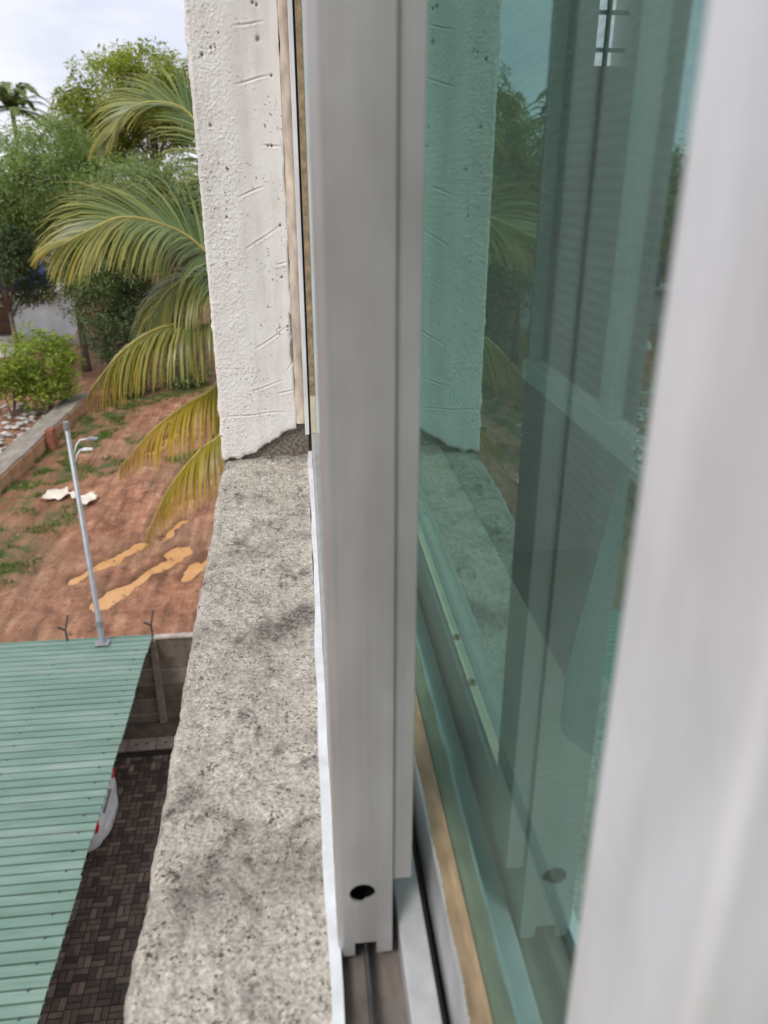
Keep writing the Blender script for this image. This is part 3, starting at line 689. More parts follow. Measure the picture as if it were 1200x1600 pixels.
def make_tree(name, label, x, y, zc, rx, rz, mat, clumps=260, per=50, clr=.75, lw=.10, ll=.32, trunk_r=.22, stems=1, group='trees beyond the mud', lobes=7, bias=0.0, flowers=0, ry=None, base=0.0):
    ry = ry or rx
    t = empty(name, (x, y, base), label, 'tree', group, site=True)
    # lobes of the crown
    lob = []
    for k in range(lobes):
        a = 2*PI*k/lobes + rng.uniform(-.4, .4); e = rng.uniform(-.55, .75); q = math.sqrt(max(0, 1-e*e))*.62
        lob.append((x+rx*q*math.cos(a), y+ry*q*math.sin(a), zc+rz*.68*e, rng.uniform(.34, .58)))
    lob.append((x, y, zc+rz*.45, .5))
    cs, rs = [], []
    for k in range(clumps):
        l = lob[rng.integers(len(lob))]; d = rng.normal(size=3); d /= np.linalg.norm(d); r = rng.uniform(.45, 1)**.5*l[3]
        cs.append((l[0]+d[0]*r*rx, l[1]+d[1]*r*ry, l[2]+d[2]*r*rz)); rs.append(clr*rng.uniform(.5, 1.25))
    v, f = leaf_cloud(cs, rs, per, lw, ll)
    np_mesh('crown', v, f, mat, t)
    mb = MB()
    for s in range(stems):
        ox = (s-(stems-1)/2)*.5; lean = rng.uniform(-.06, .06)*rx + ox*1.2
        top = Vector((x+ox+lean, y, zc-rz*.35)); bot = Vector((x+ox*.5, y, base-.1)); mid = bot.lerp(top, .5)+Vector((rng.uniform(-.2, .2), rng.uniform(-.2, .2), 0))
        mb.tube([bot, bot.lerp(mid, .3), mid, top], [trunk_r*1.25, trunk_r, trunk_r*.8, trunk_r*.6], 9)
        for l in lob[s::stems]:
            e = Vector(l[:3]); st = mid.lerp(top, rng.uniform(.4, 1)); m1 = st.lerp(e, .5)+Vector((0, 0, rz*.08))
            mb.tube([st, m1, e], [trunk_r*.45, trunk_r*.28, trunk_r*.08], 6)
    mb.build('trunk', M_BARK, t, smooth=True)
    if flowers:
        ids = rng.integers(0, len(cs), flowers); v, f = leaf_cloud([cs[i] for i in ids], [.25]*flowers, 10, .14, .18); np_mesh('blossom', v, f, M_FLOWER, t)
    return t

make_tree('feathery_tree', 'broad feathery mid green tree above the white house, largest of the grove', -13.4, 52, 10.6, 5.0, 4.9, M_LF_MID, 620, 62, .85, .09, .34, .26, flowers=3)
make_tree('tall_tree', 'tall yellow green tree rising highest against the sky behind the palm fronds', -9.0, 62, 15.8, 4.6, 4.6, M_LF_YEL, 480, 60, .85, .12, .34, .3)
make_tree('yellowish_tree', 'yellow green tree top showing between the feathery tree and the tallest one', -13.6, 63, 14.0, 3.4, 3.6, M_LF_YEL, 260, 55, .8, .12, .34, .24)
make_tree('olive_tree', 'dense olive green tree directly behind the coconut palm fronds', -6.6, 47, 9.0, 4.2, 4.2, M_LF_OLV, 420, 60, .8, .09, .32, .26, flowers=2)
make_tree('slender_tree', 'slender tree with two pale forked trunks right of the white house', -11.2, 49.2, 5.6, 2.8, 2.8, M_LF_OLV, 230, 48, .65, .07, .26, .11, stems=2)
make_tree('dark_tree', 'dark leafed tree with leaning trunk at the left edge before the house', -16.4, 48.5, 6.6, 3.2, 2.8, M_LF_DRK, 280, 50, .65, .08, .26, .18)
make_tree('low_dark_tree', 'low dark green tree behind the lower palm frond', -9.3, 48.8, 3.6, 3.2, 3.4, M_LF_DRK, 400, 50, .6, .08, .26, .14)
make_tree('roadside_tree', 'grey green tree at far left beyond the boundary wall', -20.5, 56, 9.2, 4.6, 5.0, M_LF_MID, 360, 50, .9, .10, .34, .24)
make_tree('outer_tree', 'large olive green tree furthest left of the grove, past the house', -28, 60, 9.5, 5.0, 5.5, M_LF_OLV, 300, 45, 1.0, .13, .4, .26)
make_tree('corner_tree', 'green tree behind the end of the building', 2.5, 55, 9.0, 5.0, 5.5, M_LF_OLV, 260, 45, 1.0, .13, .4, .26)
make_tree('plot_tree', 'dark green tree between the corner and the olive tree', -2.2, 51, 7.5, 4.2, 5.0, M_LF_DRK, 260, 45, .9, .12, .36, .24)

def make_bush(name, label, x, y, zc, rx, rz, mat, clumps, per, ll=.2, lw=.09, clr=.4):
    t = empty(name, (x, y, 0), label, 'bush', 'bushes on the plot', site=True); cs, rs = [], []
    for k in range(clumps):
        d = rng.normal(size=3); d /= np.linalg.norm(d); r = rng.uniform(.2, 1)**.5
        cs.append((x+d[0]*rx*r, y+d[1]*rx*.8*r, max(.15, zc+d[2]*rz*r))); rs.append(clr*rng.uniform(.5, 1.3))
    v, f = leaf_cloud(cs, rs, per, lw, ll, .05); np_mesh('foliage', v, f, mat, t); mb = MB()
    for k in range(7):
        a = rng.uniform(0, 2*PI); mb.tube([(x, y, -.05), (x+rx*.3*math.cos(a), y+rx*.3*math.sin(a), zc*.5), (x+rx*.65*math.cos(a), y+rx*.6*math.sin(a), zc+rz*.3)], [.05, .035, .012], 5)
    mb.build('stem', M_BARK, t); return t
make_bush('bright_bush', 'bright lime green bush growing over the old boundary wall', -12.9, 41.4, 2.5, 2.0, 2.1, M_LF_BRI, 130, 50, .26, .10, .40)
make_bush('side_bush', 'smaller light green bush left of the bright one', -14.6, 40.8, 2.0, 1.1, 1.1, M_LF_BRI, 45, 40, .24, .09, .36)
make_bush('scrub', 'dark scrub at the end of the boundary wall', -9.6, 45.2, .7, 1.5, .9, M_LF_DRK, 80, 40)
make_bush('scrub', 'brownish scrub below the palm at the far end of the mud', -6.6, 46.8, .9, 1.7, 1.0, M_LF_OLV, 80, 40)

# distant palm
def frond_geo(pts, nl, l0, up, droop, yel0, yel1, lw=.028, v_up=.25, seg=4, fold=0.55, rs=1):
    """leaflets either side of a midrib polyline; returns verts, faces, yellow attr, smooth midrib points"""
    P_ = [Vector(p) for p in pts]; dense = []
    k = len(P_)
    for i in range(k-1):                                   # Catmull-Rom
        p0, p1, p2, p3 = P_[max(i-1, 0)], P_[i], P_[i+1], P_[min(i+2, k-1)]
        for s in range(14):
            t = s/14; dense.append(.5*((2*p1)+(p2-p0)*t+(2*p0-5*p1+4*p2-p3)*t*t+(3*p1-p0-3*p2+p3)*t**3))
    dense.append(P_[-1]); n = len(dense); V = []; F = []; A = []
    for side in (-1, 1):
        for q in range(nl):
            t = (q+.5+rng.uniform(-.3, .3))/nl; u = t*(n-1); i = min(int(u), n-2); p = dense[i].lerp(dense[i+1], u-i)
            tan = (dense[min(i+2, n-1)]-dense[max(i-1, 0)]).normalized(); lat = tan.cross(Vector(up)).normalized()*side; nor = lat.cross(tan).normalized()*side
            if nor.z < 0: nor = -nor
            L_ = l0*(math.sin(PI*min(1, .16+.80*t))**.6)*rng.uniform(.85, 1.1)
            ang = .95-.62*t + rng.uniform(-.07, .07)
            d = (lat*math.sin(ang)+tan*math.cos(ang)+nor*v_up).normalized(); g = Vector((0, 0, -1)); cur = p.copy(); wv = tan.cross(d).cross(d).normalized()
            base = len(V); yy = yel0+(yel1-yel0)*t+rng.uniform(-.12, .12); dr = droop*rng.uniform(.75, 1.25)
            for s in range(seg+1):
                f_ = s/seg; ww = lw*(1-f_**2.2)*(.55+.45*min(1, f_*5))+.002
                V.append(cur-wv*ww); V.append(cur+wv*ww); A += [min(1, max(0, yy+.35*f_**2))]*2
                d = (d+g*dr*(1.0/seg)*(0.5+f_*1.6)).normalized(); cur = cur+d*(L_/seg)
            for s in range(seg): F.append((base+2*s, base+2*s+1, base+2*s+3, base+2*s+2))
    return np.array([tuple(v) for v in V]), np.array(F), A, dense

def make_palm(name, label, crown, base, fronds, tr=.16, lw=.0135, site=True, group=None):
    t = empty(name, base, label, 'palm tree', group, site=site)
    mb = MB(); b = Vector(base); c = Vector(crown); pts = [b+Vector((0, 0, -.1))]+[b.lerp(c, k/6)+Vector((math.sin(k)*.03, 0, 0)) for k in range(1, 7)]
    mb.tube(pts, [tr*1.5]+[tr*(1.1-.04*k) for k in range(6)], 12); mb.build('trunk', M_PTRUNK, t, smooth=True)
    for (p, nl, l0, up, dr, y0_, y1_, vu) in fronds:
        V, F, A, dense = frond_geo(p, nl, l0, up, dr, y0_, y1_, lw, vu)
        o = np_mesh('frond', V, F, M_FROND, t); set_attr(o, 'yellow', A)
        mb = MB(); n = len(dense); mb.tube(dense, [tr*.17*(1-.85*i/n) for i in range(n)], 6); mb.build('midrib', M_RACHIS, o, smooth=True)
    return t
cr_ = (-0.38, 10.1, 9.75); UP = (0, 0, 1)
FR = [
 # pts, leaflets per side, leaflet length, up hint, droop, yellow at root, yellow at tip, lift of the V
 ([cr_, (-1.04,9.79,10.55), (-1.42,9.53,10.80), (-1.78,9.28,10.88), (-2.10,9.14,10.76), (-2.38,9.05,10.62)], 170, 1.0, (0,-.6,.8), 1.0, -.15, .26, .2),
 ([cr_, (-0.99,9.58,9.68), (-1.29,9.32,9.72), (-1.6,9.15,9.66), (-1.95,8.99,9.44), (-2.30,8.93,9.05)], 130, .90, (0,-.1,1), 2.4, .04, .40, .05),
 ([cr_, (-0.7,9.6,9.35), (-0.96,9.38,8.95), (-1.29,9.12,8.80), (-1.66,8.96,8.56), (-2.06,8.91,8.15)], 120, .75, (0,0,1), 2.6, .02, 1.15, .0),
 ([cr_, (-0.66,9.5,9.0), (-0.88,9.17,8.46), (-1.16,8.9,8.29), (-1.52,8.74,7.90), (-1.84,8.68,7.32)], 120, .80, (0,0,1), 2.6, .10, .9, .0),
 ([cr_, (-0.72,10.5,11.3), (-1.09,10.7,11.98), (-1.47,10.65,12.12), (-1.77,10.58,12.02), (-2.12,10.52,11.68)], 140, .85, (0,-.5,.85), .9, -.1, .12, .22),
 ([cr_, (-0.35,9.6,8.6), (-0.45,9.1,7.6), (-0.8,8.8,6.7), (-1.1,8.6,5.9)], 70, .55, (0,0,1), 2.0, .3, .8, .0),
 ([cr_, (-0.85,9.9,10.15), (-1.15,9.7,10.2), (-1.42,9.5,10.05), (-1.65,9.35,9.75)], 110, .9, (0,-.4,.9), 1.7, .0, .2, .05),
]
for k in range(6):
    a = math.radians(-60+k*28); e = rng.uniform(.3, .95); dx, dy = math.cos(a), math.sin(a)
    FR.append(([cr_, tuple(Vector(cr_)+Vector((dx*.9, dy*.9, .9*e))), tuple(Vector(cr_)+Vector((dx*2.0, dy*2.0, 1.3*e))), tuple(Vector(cr_)+Vector((dx*3.0, dy*3.0, .9*e-.3))), tuple(Vector(cr_)+Vector((dx*3.7, dy*3.7, .1*e-.8)))], 55, .9, UP, 1.3, .08, .35, .2))
make_palm('coconut_palm', 'coconut palm with drooping yellow tipped fronds beside the white pier', cr_, (-0.55, 10.3, 0), FR)
def radial_fronds(c, n, r, l0, nl, seed):
    out = []; g = np.random.default_rng(seed)
    for k in range(n):
        a = 2*PI*k/n+g.uniform(-.2, .2); e = g.uniform(-.5, 1.5); dx, dy = math.cos(a), math.sin(a); C0 = Vector(c)
        out.append(([c, tuple(C0+Vector((dx*.35*r, dy*.35*r, .32*r*e+.05))), tuple(C0+Vector((dx*.7*r, dy*.7*r, .48*r*e-.02*r))), tuple(C0+Vector((dx*r, dy*r, .46*r*e-.2*r)))], nl, l0, UP, .9, -.3, -.1, .1))
    return out
make_palm('distant_palm', 'distant coconut palm standing alone against the sky at the left edge', (-23.1, 78.2, 17.4), (-23.1, 78.2, 0), radial_fronds((-23.1, 78.2, 17.4), 24, 3.3, .95, 40, 3), .2, .055)

# far wood that closes the view
cs, rs = [], []
for k in range(1500):
    a = rng.uniform(-62, 55); r = rng.uniform(88, 150); x = r*math.sin(math.radians(a)); y = r*math.cos(math.radians(a))
    top = 9.5 + 2.8*float(fbm(np.array([a*.11]), np.array([0.3]), 5, 3)[0])*2
    cs.append((x, y, rng.uniform(.5, top))); rs.append(rng.uniform(1.4, 2.6))
v, f = leaf_cloud(cs, rs, 55, .5, 1.1, .2)
setp(np_mesh('far_wood', v, f, M_LF_DRK, site=True), 'far off belt of dark green trees along the horizon', 'wood', kind='stuff')

# ------------------------------------------------------------------ building and room
bl = empty('building', (2.0, -1.0, 0), 'rendered building whose window stands open', 'building')
ZS = CZ - 0.484                           # top of the concrete sill
def bpart(name, mat, *b, bevel=0): m_ = MB(); m_.box(*b); return m_.build(name, mat, bl, bevel=bevel)
bpart('outer_wall', M_RENDER, -.12, .22, -7, 3.0, -.1, ZS-.13)
bpart('outer_wall', M_RENDER, -.145, .22, -7, 3.0, CZ+1.05, 15.5)
bpart('outer_wall', M_RENDER, -.145, .22, -7, -1.6, ZS-.129, CZ+1.049)
bpart('outer_wall', M_RENDER, -.135, .22, 1.452, 3.0, ZS-.129, CZ+1.049)
bpart('inner_sill', M_ROOM, .112, .26, -1.6, 1.45, ZS-.12, CZ-.478)
bpart('floor', M_ROOMF, .221, 5.2, -7, 2.99, 9.6, 9.8)
bpart('ceiling', M_ROOM, .221, 5.2, -7, 2.99, 12.7, 12.9)
for (y0_, y1_, z0_, z1_) in ((-7, -3.2, 9.801, 12.699), (-3.2, 2.3, 9.801, 10.5), (-3.2, 2.3, 12.45, 12.699), (2.3, 2.99, 9.801, 12.699)):  # unseen opening left in this wall, added to brighten the room
    bpart('back_wall', M_ROOM, 5.0, 5.2, y0_, y1_, z0_, z1_)
bpart('near_wall', M_ROOM, .221, 4.999, -7, -6.8, 9.801, 12.699)
bpart('lower_mass', M_RENDER, .221, 5.2, -7, 3.0, -.1, 9.599)
bpart('roof_slab', M_RENDER, .221, 5.2, -7, 3.0, 12.901, 15.5)
for (x0, x1, z0, z1) in ((.221, .98, 9.801, 12.699), (.98, 1.10, 9.801, CZ+.36), (1.10, 1.36, 9.801, 12.699), (1.36, 2.2, 9.801, CZ-.12), (2.2, 4.999, 9.801, 12.699), (.98, 1.10, CZ+1.0, 12.699), (1.36, 2.2, CZ+1.0, 12.699)):
    bpart('end_wall', M_ROOM, x0, x1, 2.8, 2.98, z0, z1)
def grille(x0, x1, y, z0, z1, nz, nx, label):
    g = empty('window_grille', ((x0+x1)/2, y, z0), label, 'grille'); 
    for k in range(nz): m_ = MB(); zz = z0+(z1-z0)*(k+.5)/nz; m_.box(x0, x1, y-.006, y+.006, zz-.006, zz+.006); m_.build('bar', M_IRON, g)
    for k in range(nx): m_ = MB(); xx = x0+(x1-x0)*(k+.5)/nx; m_.box(xx-.007, xx+.007, y+.007, y+.019, z0, z1); m_.build('bar', M_IRON, g)
grille(.98, 1.10, 2.86, CZ+.36, CZ+1.0, 6, 1, 'narrow iron window grille across the room seen through green glass')
grille(1.36, 2.2, 2.86, CZ-.12, CZ+1.0, 6, 4, 'wide iron window grille across the room seen through green glass')

# plaster pier beside the window (front face is a fine relief sheet)
PX0, PX1, PY = -.1415, .0015, 1.43
nx_, nz_ = 150, 900
ux = np.linspace(PX0, PX1, nx_); uz = np.linspace(0, 1, nz_)
XX, UU = np.meshgrid(ux, uz, indexing='ij')
xs_e = np.array([-.1415, -.128, -.112, -.097, -.084, -.070, -.060, -.052, -.040, -.028, -.012, .0015]); zs_e = np.array([-.486, -.483, -.484, -.479, -.474, -.468, -.459, -.455, -.448, -.440, -.431, -.427])
zb = np.interp(ux, xs_e, zs_e) + .0035*fbm(ux*90, ux*0, 3, 3)*1.4
ztop = .46
ZZ = zb[:, None]*(1-UU) + ztop*UU
rough = 1/(1+np.exp((XX+.072+.012*fbm(XX*8, ZZ*8, 4, 2))*130))       # left half is stippled
rough = np.maximum(rough, .55/(1+np.exp((ZZ+.36)*60)))
D = rough*(.0011*fbm(XX*330, ZZ*300, 5, 2) + .0016*np.clip(vnoise(XX*300, ZZ*260, 6)-.16, 0, 1)*2.4 + .0022*np.clip(vnoise(XX*150, ZZ*140, 63)-.33, 0, 1)*4 + .0014*fbm(XX*40, ZZ*22, 8, 2))
D = D + (1-rough)*.0008*fbm(XX*60, ZZ*30, 12, 3) + .0012*fbm(XX*14, ZZ*14, 15, 2)
grime_shade = np.zeros_like(XX)
SCR = [((-.0676,.2313),(-.0205,.2366)), ((-.0717,.1499),(-.0116,.1634)), ((-.0332,.0606),(-.0015,.0607)), ((-.0789,-.0182),(-.0338,-.0022)), ((-.0708,-.1028),(-.0101,-.0634)),
       ((-.0653,-.2751),(-.0053,-.2359)), ((-.02,-.13),(-.001,-.125)), ((-.085,-.355),(-.02,-.335)), ((-.03,-.36),(.0,-.352)), ((-.135,-.402),(-.02,-.394)), ((-.012,-.318),(.001,-.30))]
for k, (a, b) in enumerate(SCR):
    d, t = seg_dist(XX, ZZ + .0010*np.sin(XX*90+k), a, b); q = np.exp(-(d/.0016)**2)*np.sin(PI*np.clip(t*.9+.08, 0, 1))**.5
    D = D - .0022*q*(.35+.65*np.clip(.5+fbm(XX*40, ZZ*40, 80+k, 2), 0, 1)) + .0008*np.exp(-((d-.0032)/.0016)**2)*np.sin(PI*t); grime_shade = np.maximum(grime_shade, .22*q*np.clip(fbm(XX*60, ZZ*60, 44+k, 2)+.45, 0, 1))  # scratches also tinted dark to suggest their slight shadow
for (x, z, r) in [(-.031,.213,.0032),(-.036,.262,.0022),(-.030,.259,.002),(-.0125,.1625,.0018),(-.0105,-.064,.002),(-.012,-.150,.0018),(-.0055,-.236,.002),(-.020,-.238,.0014),(-.018,.0605,.002),(-.024,.0605,.0016),(-.1,-.05,.0018),(-.115,.09,.0022),(-.12,.19,.0025),(-.105,.20,.0018)]:
    d = np.hypot(XX-x, (ZZ-z)*.75); D = D - .005*np.exp(-(d/r)**2); grime_shade = np.maximum(grime_shade, np.exp(-(d/(r*.9))**2))
for k in range(60):
    x = rng.normal(-.075, .018); z = rng.normal(-.335, .022); d = np.hypot(XX-x, ZZ-z); grime_shade = np.maximum(grime_shade, .8*np.exp(-(d/.0011)**2))
d, t = seg_dist(XX, ZZ, (.0015, -.20), (-.001, -.31)); grime_shade = np.maximum(grime_shade, .95*np.clip(fbm(XX*160, ZZ*45, 14, 3)*2+.6, 0, 1)*np.exp(-((d+.004*fbm(XX*200, ZZ*60, 2, 2))/.0040)**2))
grime_shade = np.maximum(grime_shade, .7*np.clip(fbm(XX*120, ZZ*25, 91, 3)*2.2, 0, 1)*np.exp(-((XX-PX1)/.003)**2))
edge = np.exp(-(ZZ-zb[:, None])/.004); grime_shade = np.maximum(grime_shade, .30*edge*np.clip(.4+fbm(XX*80, ZZ*80, 71, 2), 0, 1))
Yf = PY - .004 - .72*D + .003*np.exp(-(ZZ-zb[:, None])/.003) + np.clip((PX0+.006-XX)/.006, 0, 1)**2*.006
XW = XX.copy(); XW[0] += .0016*fbm(ZZ[0]*60, ZZ[0]*0, 5, 4)*2 - .0035*np.clip(vnoise(ZZ[0]*38, ZZ[0]*0, 9)-.28, 0, 1)*3 - .0012*np.sin(ZZ[0]*9)
Vf = np.stack([XW.ravel(), Yf.ravel(), (ZZ+CZ).ravel()], 1)
# back rows give the sheet its thickness on the left, right and bottom edges
nF = len(Vf); idx = np.arange(nF).reshape(nx_, nz_); F = grid_faces(nx_, nz_)
loop = np.concatenate([idx[0, ::-1], idx[1:, 0], idx[-1, 1:]]); Vb = Vf[loop].copy(); Vb[:, 1] = PY + .018
Fb = np.stack([loop[:-1], loop[1:], nF+np.arange(1, len(loop)), nF+np.arange(len(loop)-1)], 1)
pier = empty('window_pier', (-.07, 1.5, ZS), 'white plastered wall pier with scratches and broken foot beside the window', 'wall pier', site=True)
o = np_mesh('plaster_coat', np.concatenate([Vf, Vb]), np.concatenate([F[:, ::-1], Fb]), M_PLASTER, pier, smooth=True)
set_attr(o, 'grime_shade', np.concatenate([grime_shade.ravel(), grime_shade.ravel()[loop]*.4]))
mb = MB(); mb.box(-.137, .024, 1.437, 1.472, ZS-.02, CZ+1.04); mb.build('mortar_core', M_RAWCON, pier)
mb = MB(); mb.box(-.1405, .002, 1.4265, 1.449, CZ+.462, CZ+1.04); mb.build('upper_plaster', M_PLASTER, pier)
# cream sealant down the joint between pier and frame
n = 160; pv = []; 
for i in range(n):
    z = -.418 + (.46+.418)*i/(n-1); wob = .0012*math.sin(z*37)+.0008*math.sin(z*91+1)+.0032*float(fbm(np.array([z*45.]), np.array([.5]), 61, 4)[0]); sag = .004 if z < -.33 else 0
    pv += [(.0005+wob, 1.4275, z+CZ), (.006, 1.4245+.0006*math.sin(z*140), z+CZ), (.0185, 1.4255, z+CZ), (.0185, 1.440, z+CZ)]
mb = MB(); mb.add(pv, [(4*i+j, 4*i+j+1, 4*i+5+j, 4*i+4+j) for i in range(n-1) for j in range(3)]); mb.build('sealant', M_CAULK, pier, smooth=True, fix=False)

# concrete sill, relief sheet with rounded worn outer edge
ny_, nxs = 760, 90
vy = np.linspace(-.35, 1.462, ny_); vxn = np.linspace(0, 1, nxs)
YY, UX = np.meshgrid(vy, vxn, indexing='ij')
xl = -.128 - .0132*(vy-.3)/1.1 + .0028*fbm(vy*9, vy*0, 21, 3) + .0022*fbm(vy*70, vy*0, 22, 3)
xr = .006 + .0145*(vy-.3)/1.1
XS = xl[:, None]*(1-UX) + xr[:, None]*UX
XSs = XS + .0                                                     # yard axes
ZZs = -.484 - .004*(1-UX) + .0018*fbm(XS*170, YY*150, 31, 3) + .0026*fbm(XS*50, YY*45, 33, 3) + .004*fbm(XS*10, YY*8, 35, 2)
ZZs = ZZs - .0045*np.clip(vnoise(XS*75, YY*60, 36)-.30, 0, 1)*3 - np.clip(1-UX/.07, 0, 1)**2*.010
tooth = np.clip((YY-.95)/.3, 0, 1); ZZs = ZZs + tooth*.0050*fbm(XS*20, YY*110, 37, 3)      # trowel ripples towards the pier
Vs = np.stack([XS.ravel(), YY.ravel(), (ZZs+CZ).ravel()], 1)
idx = np.arange(len(Vs)).reshape(ny_, nxs); lo = idx[:, 0]; Vd = Vs[lo].copy(); Vd[:, 2] = ZS-.13; Vd[:, 0] += .004
Fd = np.stack([lo[:-1], lo[1:], len(Vs)+np.arange(1, ny_), len(Vs)+np.arange(ny_-1)], 1)
sill = np_mesh('window_sill', np.concatenate([Vs, Vd]), np.concatenate([grid_faces(ny_, nxs)[:, ::-1], Fd]), M_SILL, smooth=True, site=True, off=(-.06, .5, ZS))
setp(sill, 'rough weathered concrete window sill with black lichen stains', 'window sill')
band = 1.0*np.exp(-((YY-.775-.10*(UX-.5)+.02*fbm(XS*30, YY*20, 51, 2))/.035)**2)*np.clip((UX-.25)*2.2, 0, 1)*np.clip((1.08-UX)*6, 0, 1)
band += .5*np.exp(-((YY-.43)/.03)**2)*np.clip(1.2-np.abs(UX-.35)*3.2, 0, 1) + .6*np.exp(-((YY-1.425)/.016)**2)*np.clip((UX-.1)*2, 0, 1) + .55*np.exp(-((YY-.60)/.012)**2)*np.clip((UX-.8)*6, 0, 1)
band += .45*np.clip(fbm(XS*16, YY*16, 55, 4)*2.2-.25, 0, 1) + .35*np.clip((YY-1.28)/.12, 0, 1)*np.clip(fbm(XS*60, YY*40, 57, 3)*2+.2, 0, 1)
set_attr(sill, 'band', np.concatenate([np.clip(band, 0, .92).ravel(), np.full(ny_, .2)]))
bpart('sill_core', M_RENDER, -.118, .11, -1.6, 1.45, ZS-.128, ZS-.022)

# ------------------------------------------------------------------ window frame (tracks)
W0, W1 = -1.58, 1.408
def Z(h): return CZ - h
fr = empty('window_frame', (.05, -.1, Z(.49)), 'aluminium sliding window frame with bottom tracks', 'window frame')
# wavy white outer lip
n = 120; pv = []
for i in range(n):
    y = W0 + (W1+.006-W0)*i/(n-1); wv = .0012*math.sin(y*7.5+.4)+.0005*math.sin(y*23)+.0006*math.sin(y*41)
    x0 = -.0005+wv; x1 = .0075+wv*.6
    pv += [(x0, y, Z(.490)), (x0, y, Z(.470)), (x1, y, Z(.469)), (x1, y, Z(.490))]
mb = MB(); mb.add(pv, [(4*i+j, 4*i+(j+1) % 4, 4*i+4+(j+1) % 4, 4*i+4+j) for i in range(n-1) for j in range(4)] + [(0,1,2,3), (4*n-4, 4*n-3, 4*n-2, 4*n-1)])
mb.build('outer_lip', M_ALU_W, fr)
def fpart(name, mat, x0, x1, y0, y1, z0, z1, bevel=0): m_ = MB(); m_.box(x0, x1, y0, y1, z0, z1); return m_.build(name, mat, fr, bevel=bevel)
fpart('track_floor', M_DIRT, .0077, .1115, W0, W1, Z(.497), Z(.487))
fpart('rail', M_RAIL, .0238, .0264, W0, W1, Z(.4869), Z(.469), .0006)
fpart('rail', M_RAIL, .0855, .0878, W0, W1, Z(.4869), Z(.469), .0006)
fpart('centre_rib', M_ALU_M, .0478, .0660, W0, W1, Z(.4869), Z(.460), .0012)
fpart('gap_shade', M_BLACK, .0662, .0690, W0, W1, Z(.4868), Z(.466))  # black strip standing in for the shaded gap beside the rib
fpart('inner_rib', M_ALU_W, .1065, .1115, W0, W1, Z(.4868), Z(.452), .001)
for y0_, y1_ in ((W1+.001, W1+.04),):
    fpart('jamb', M_ALU_D, .0095, .1115, y0_, y1_, Z(.486), CZ+1.04)
    fpart('jamb_lip', M_ALU_W, -.0045, .0032, y0_-.002, y0_+.03, Z(.435), CZ+1.04, .0006)
    fpart('gap_shade', M_BLACK, .0034, .0092, y0_+.004, y0_+.03, Z(.486), CZ+1.04)  # black strip painted in as the shaded gap between lip and tape
fpart('jamb', M_ALU_W, 0, .1115, W0-.03, W0-.001, Z(.496), CZ+1.04)
fpart('head', M_ALU_W, 0, .1115, W0, W1, CZ+.99, CZ+1.04)
fpart('jamb_tape', M_TAPE, .0098, .0215, W1-.010, W1+.0005, Z(.372), CZ+.98, .001)
fpart('jamb_foot', M_TAPE_P, .0098, .0235, W1-.008, W1+.0005, Z(.486), Z(.374), .001)

# ------------------------------------------------------------------ sashes
def holed_plate(outer, hole_c, hole_rx, hole_rz, y, th, cut=None):
    """plate in the x-z plane at y with an elliptical hole, extruded back by th"""
    bm = bmesh.new(); vo = [bm.verts.new((p[0], y, p[1])) for p in outer]
    hv = [bm.verts.new((hole_c[0]+hole_rx*math.cos(t), y, hole_c[1]+hole_rz*math.sin(t)*(1 if math.sin(t) > 0 or math.cos(t) < .1 else .78))) for t in [2*PI*k/28 for k in range(28)]]
    es = [bm.edges.new((vo[i], vo[(i+1) % len(vo)])) for i in range(len(vo))] + [bm.edges.new((hv[i], hv[(i+1) % 28])) for i in range(28)]
    bmesh.ops.triangle_fill(bm, use_beauty=True, edges=es)
    r = bmesh.ops.extrude_face_region(bm, geom=list(bm.faces)); bmesh.ops.translate(bm, verts=[v for v in r['geom'] if isinstance(v, bmesh.types.BMVert)], vec=(0, th, 0))
    bmesh.ops.recalc_face_normals(bm, faces=bm.faces)
    v = [tuple(q.co) for q in bm.verts]; bm.verts.index_update(); f = [tuple(q.index for q in fc.verts) for fc in bm.faces]; bm.free(); return v, f

ZT = CZ + .985
s1 = empty('open_window_sash', (.0245, .88, Z(.475)), 'slid open outer window sash, its aluminium end stile facing the camera', 'window sash')
SX0, SX1, SY = .0064, .0426, .3590
r = .0052; arc = [(SX0 + r - r*math.cos(t), None) for t in ()]
mb = MB()
zf, zn = Z(.4755), Z(.4640)
out = [(SX0+.0042, zf), (SX0+.0112, zf), (SX0+.0112, zn), (SX1-.0105, zn), (SX1-.0105, zf+.001), (SX1, zf+.0015), (SX1, ZT), (SX0+.0042, ZT)]
v, f = holed_plate(out, (.0232, Z(.4190)), .0084, .0078, SY, .0016); mb.add(v, f)
# rounded outer corner and side walls of the hollow profile
prof = []
for k in range(9):
    t = PI/2*k/8; prof.append((SX0+.0042-.0042*math.sin(t), SY+.0042-.0042*math.cos(t)))
prof += [(SX0, SY+.050), (SX0+.0015, SY+.050)] + [(SX0+.0042-.0027*math.sin(t), SY+.0042-.0027*math.cos(t)) for t in [PI/2*(8-k)/8 for k in range(9)]]
mb.prism(prof, 'z', zf, ZT)
mb.box(SX1-.0016, SX1, SY+.0017, SY+.050, zf+.0015, ZT)
mb.build('end_stile', M_ALU, s1)
mb = MB(); mb.box(SX0+.004, SX1-.004, SY+.022, SY+.026, zn+.012, ZT); mb.build('hollow_shade', M_BLACK, s1)  # black sheet that stands for the dark inside of the hollow stile
mb = MB(); mb.prism([(SX1+.0002, SY+.003), (SX1+.0128, SY+.003), (SX1+.0128, SY+.040), (SX1+.0108, SY+.040), (SX1+.0108, SY+.006), (SX1+.0002, SY+.006)], 'z', Z(.412), ZT); mb.build('interlock', M_ALU, s1, bevel=.0007)
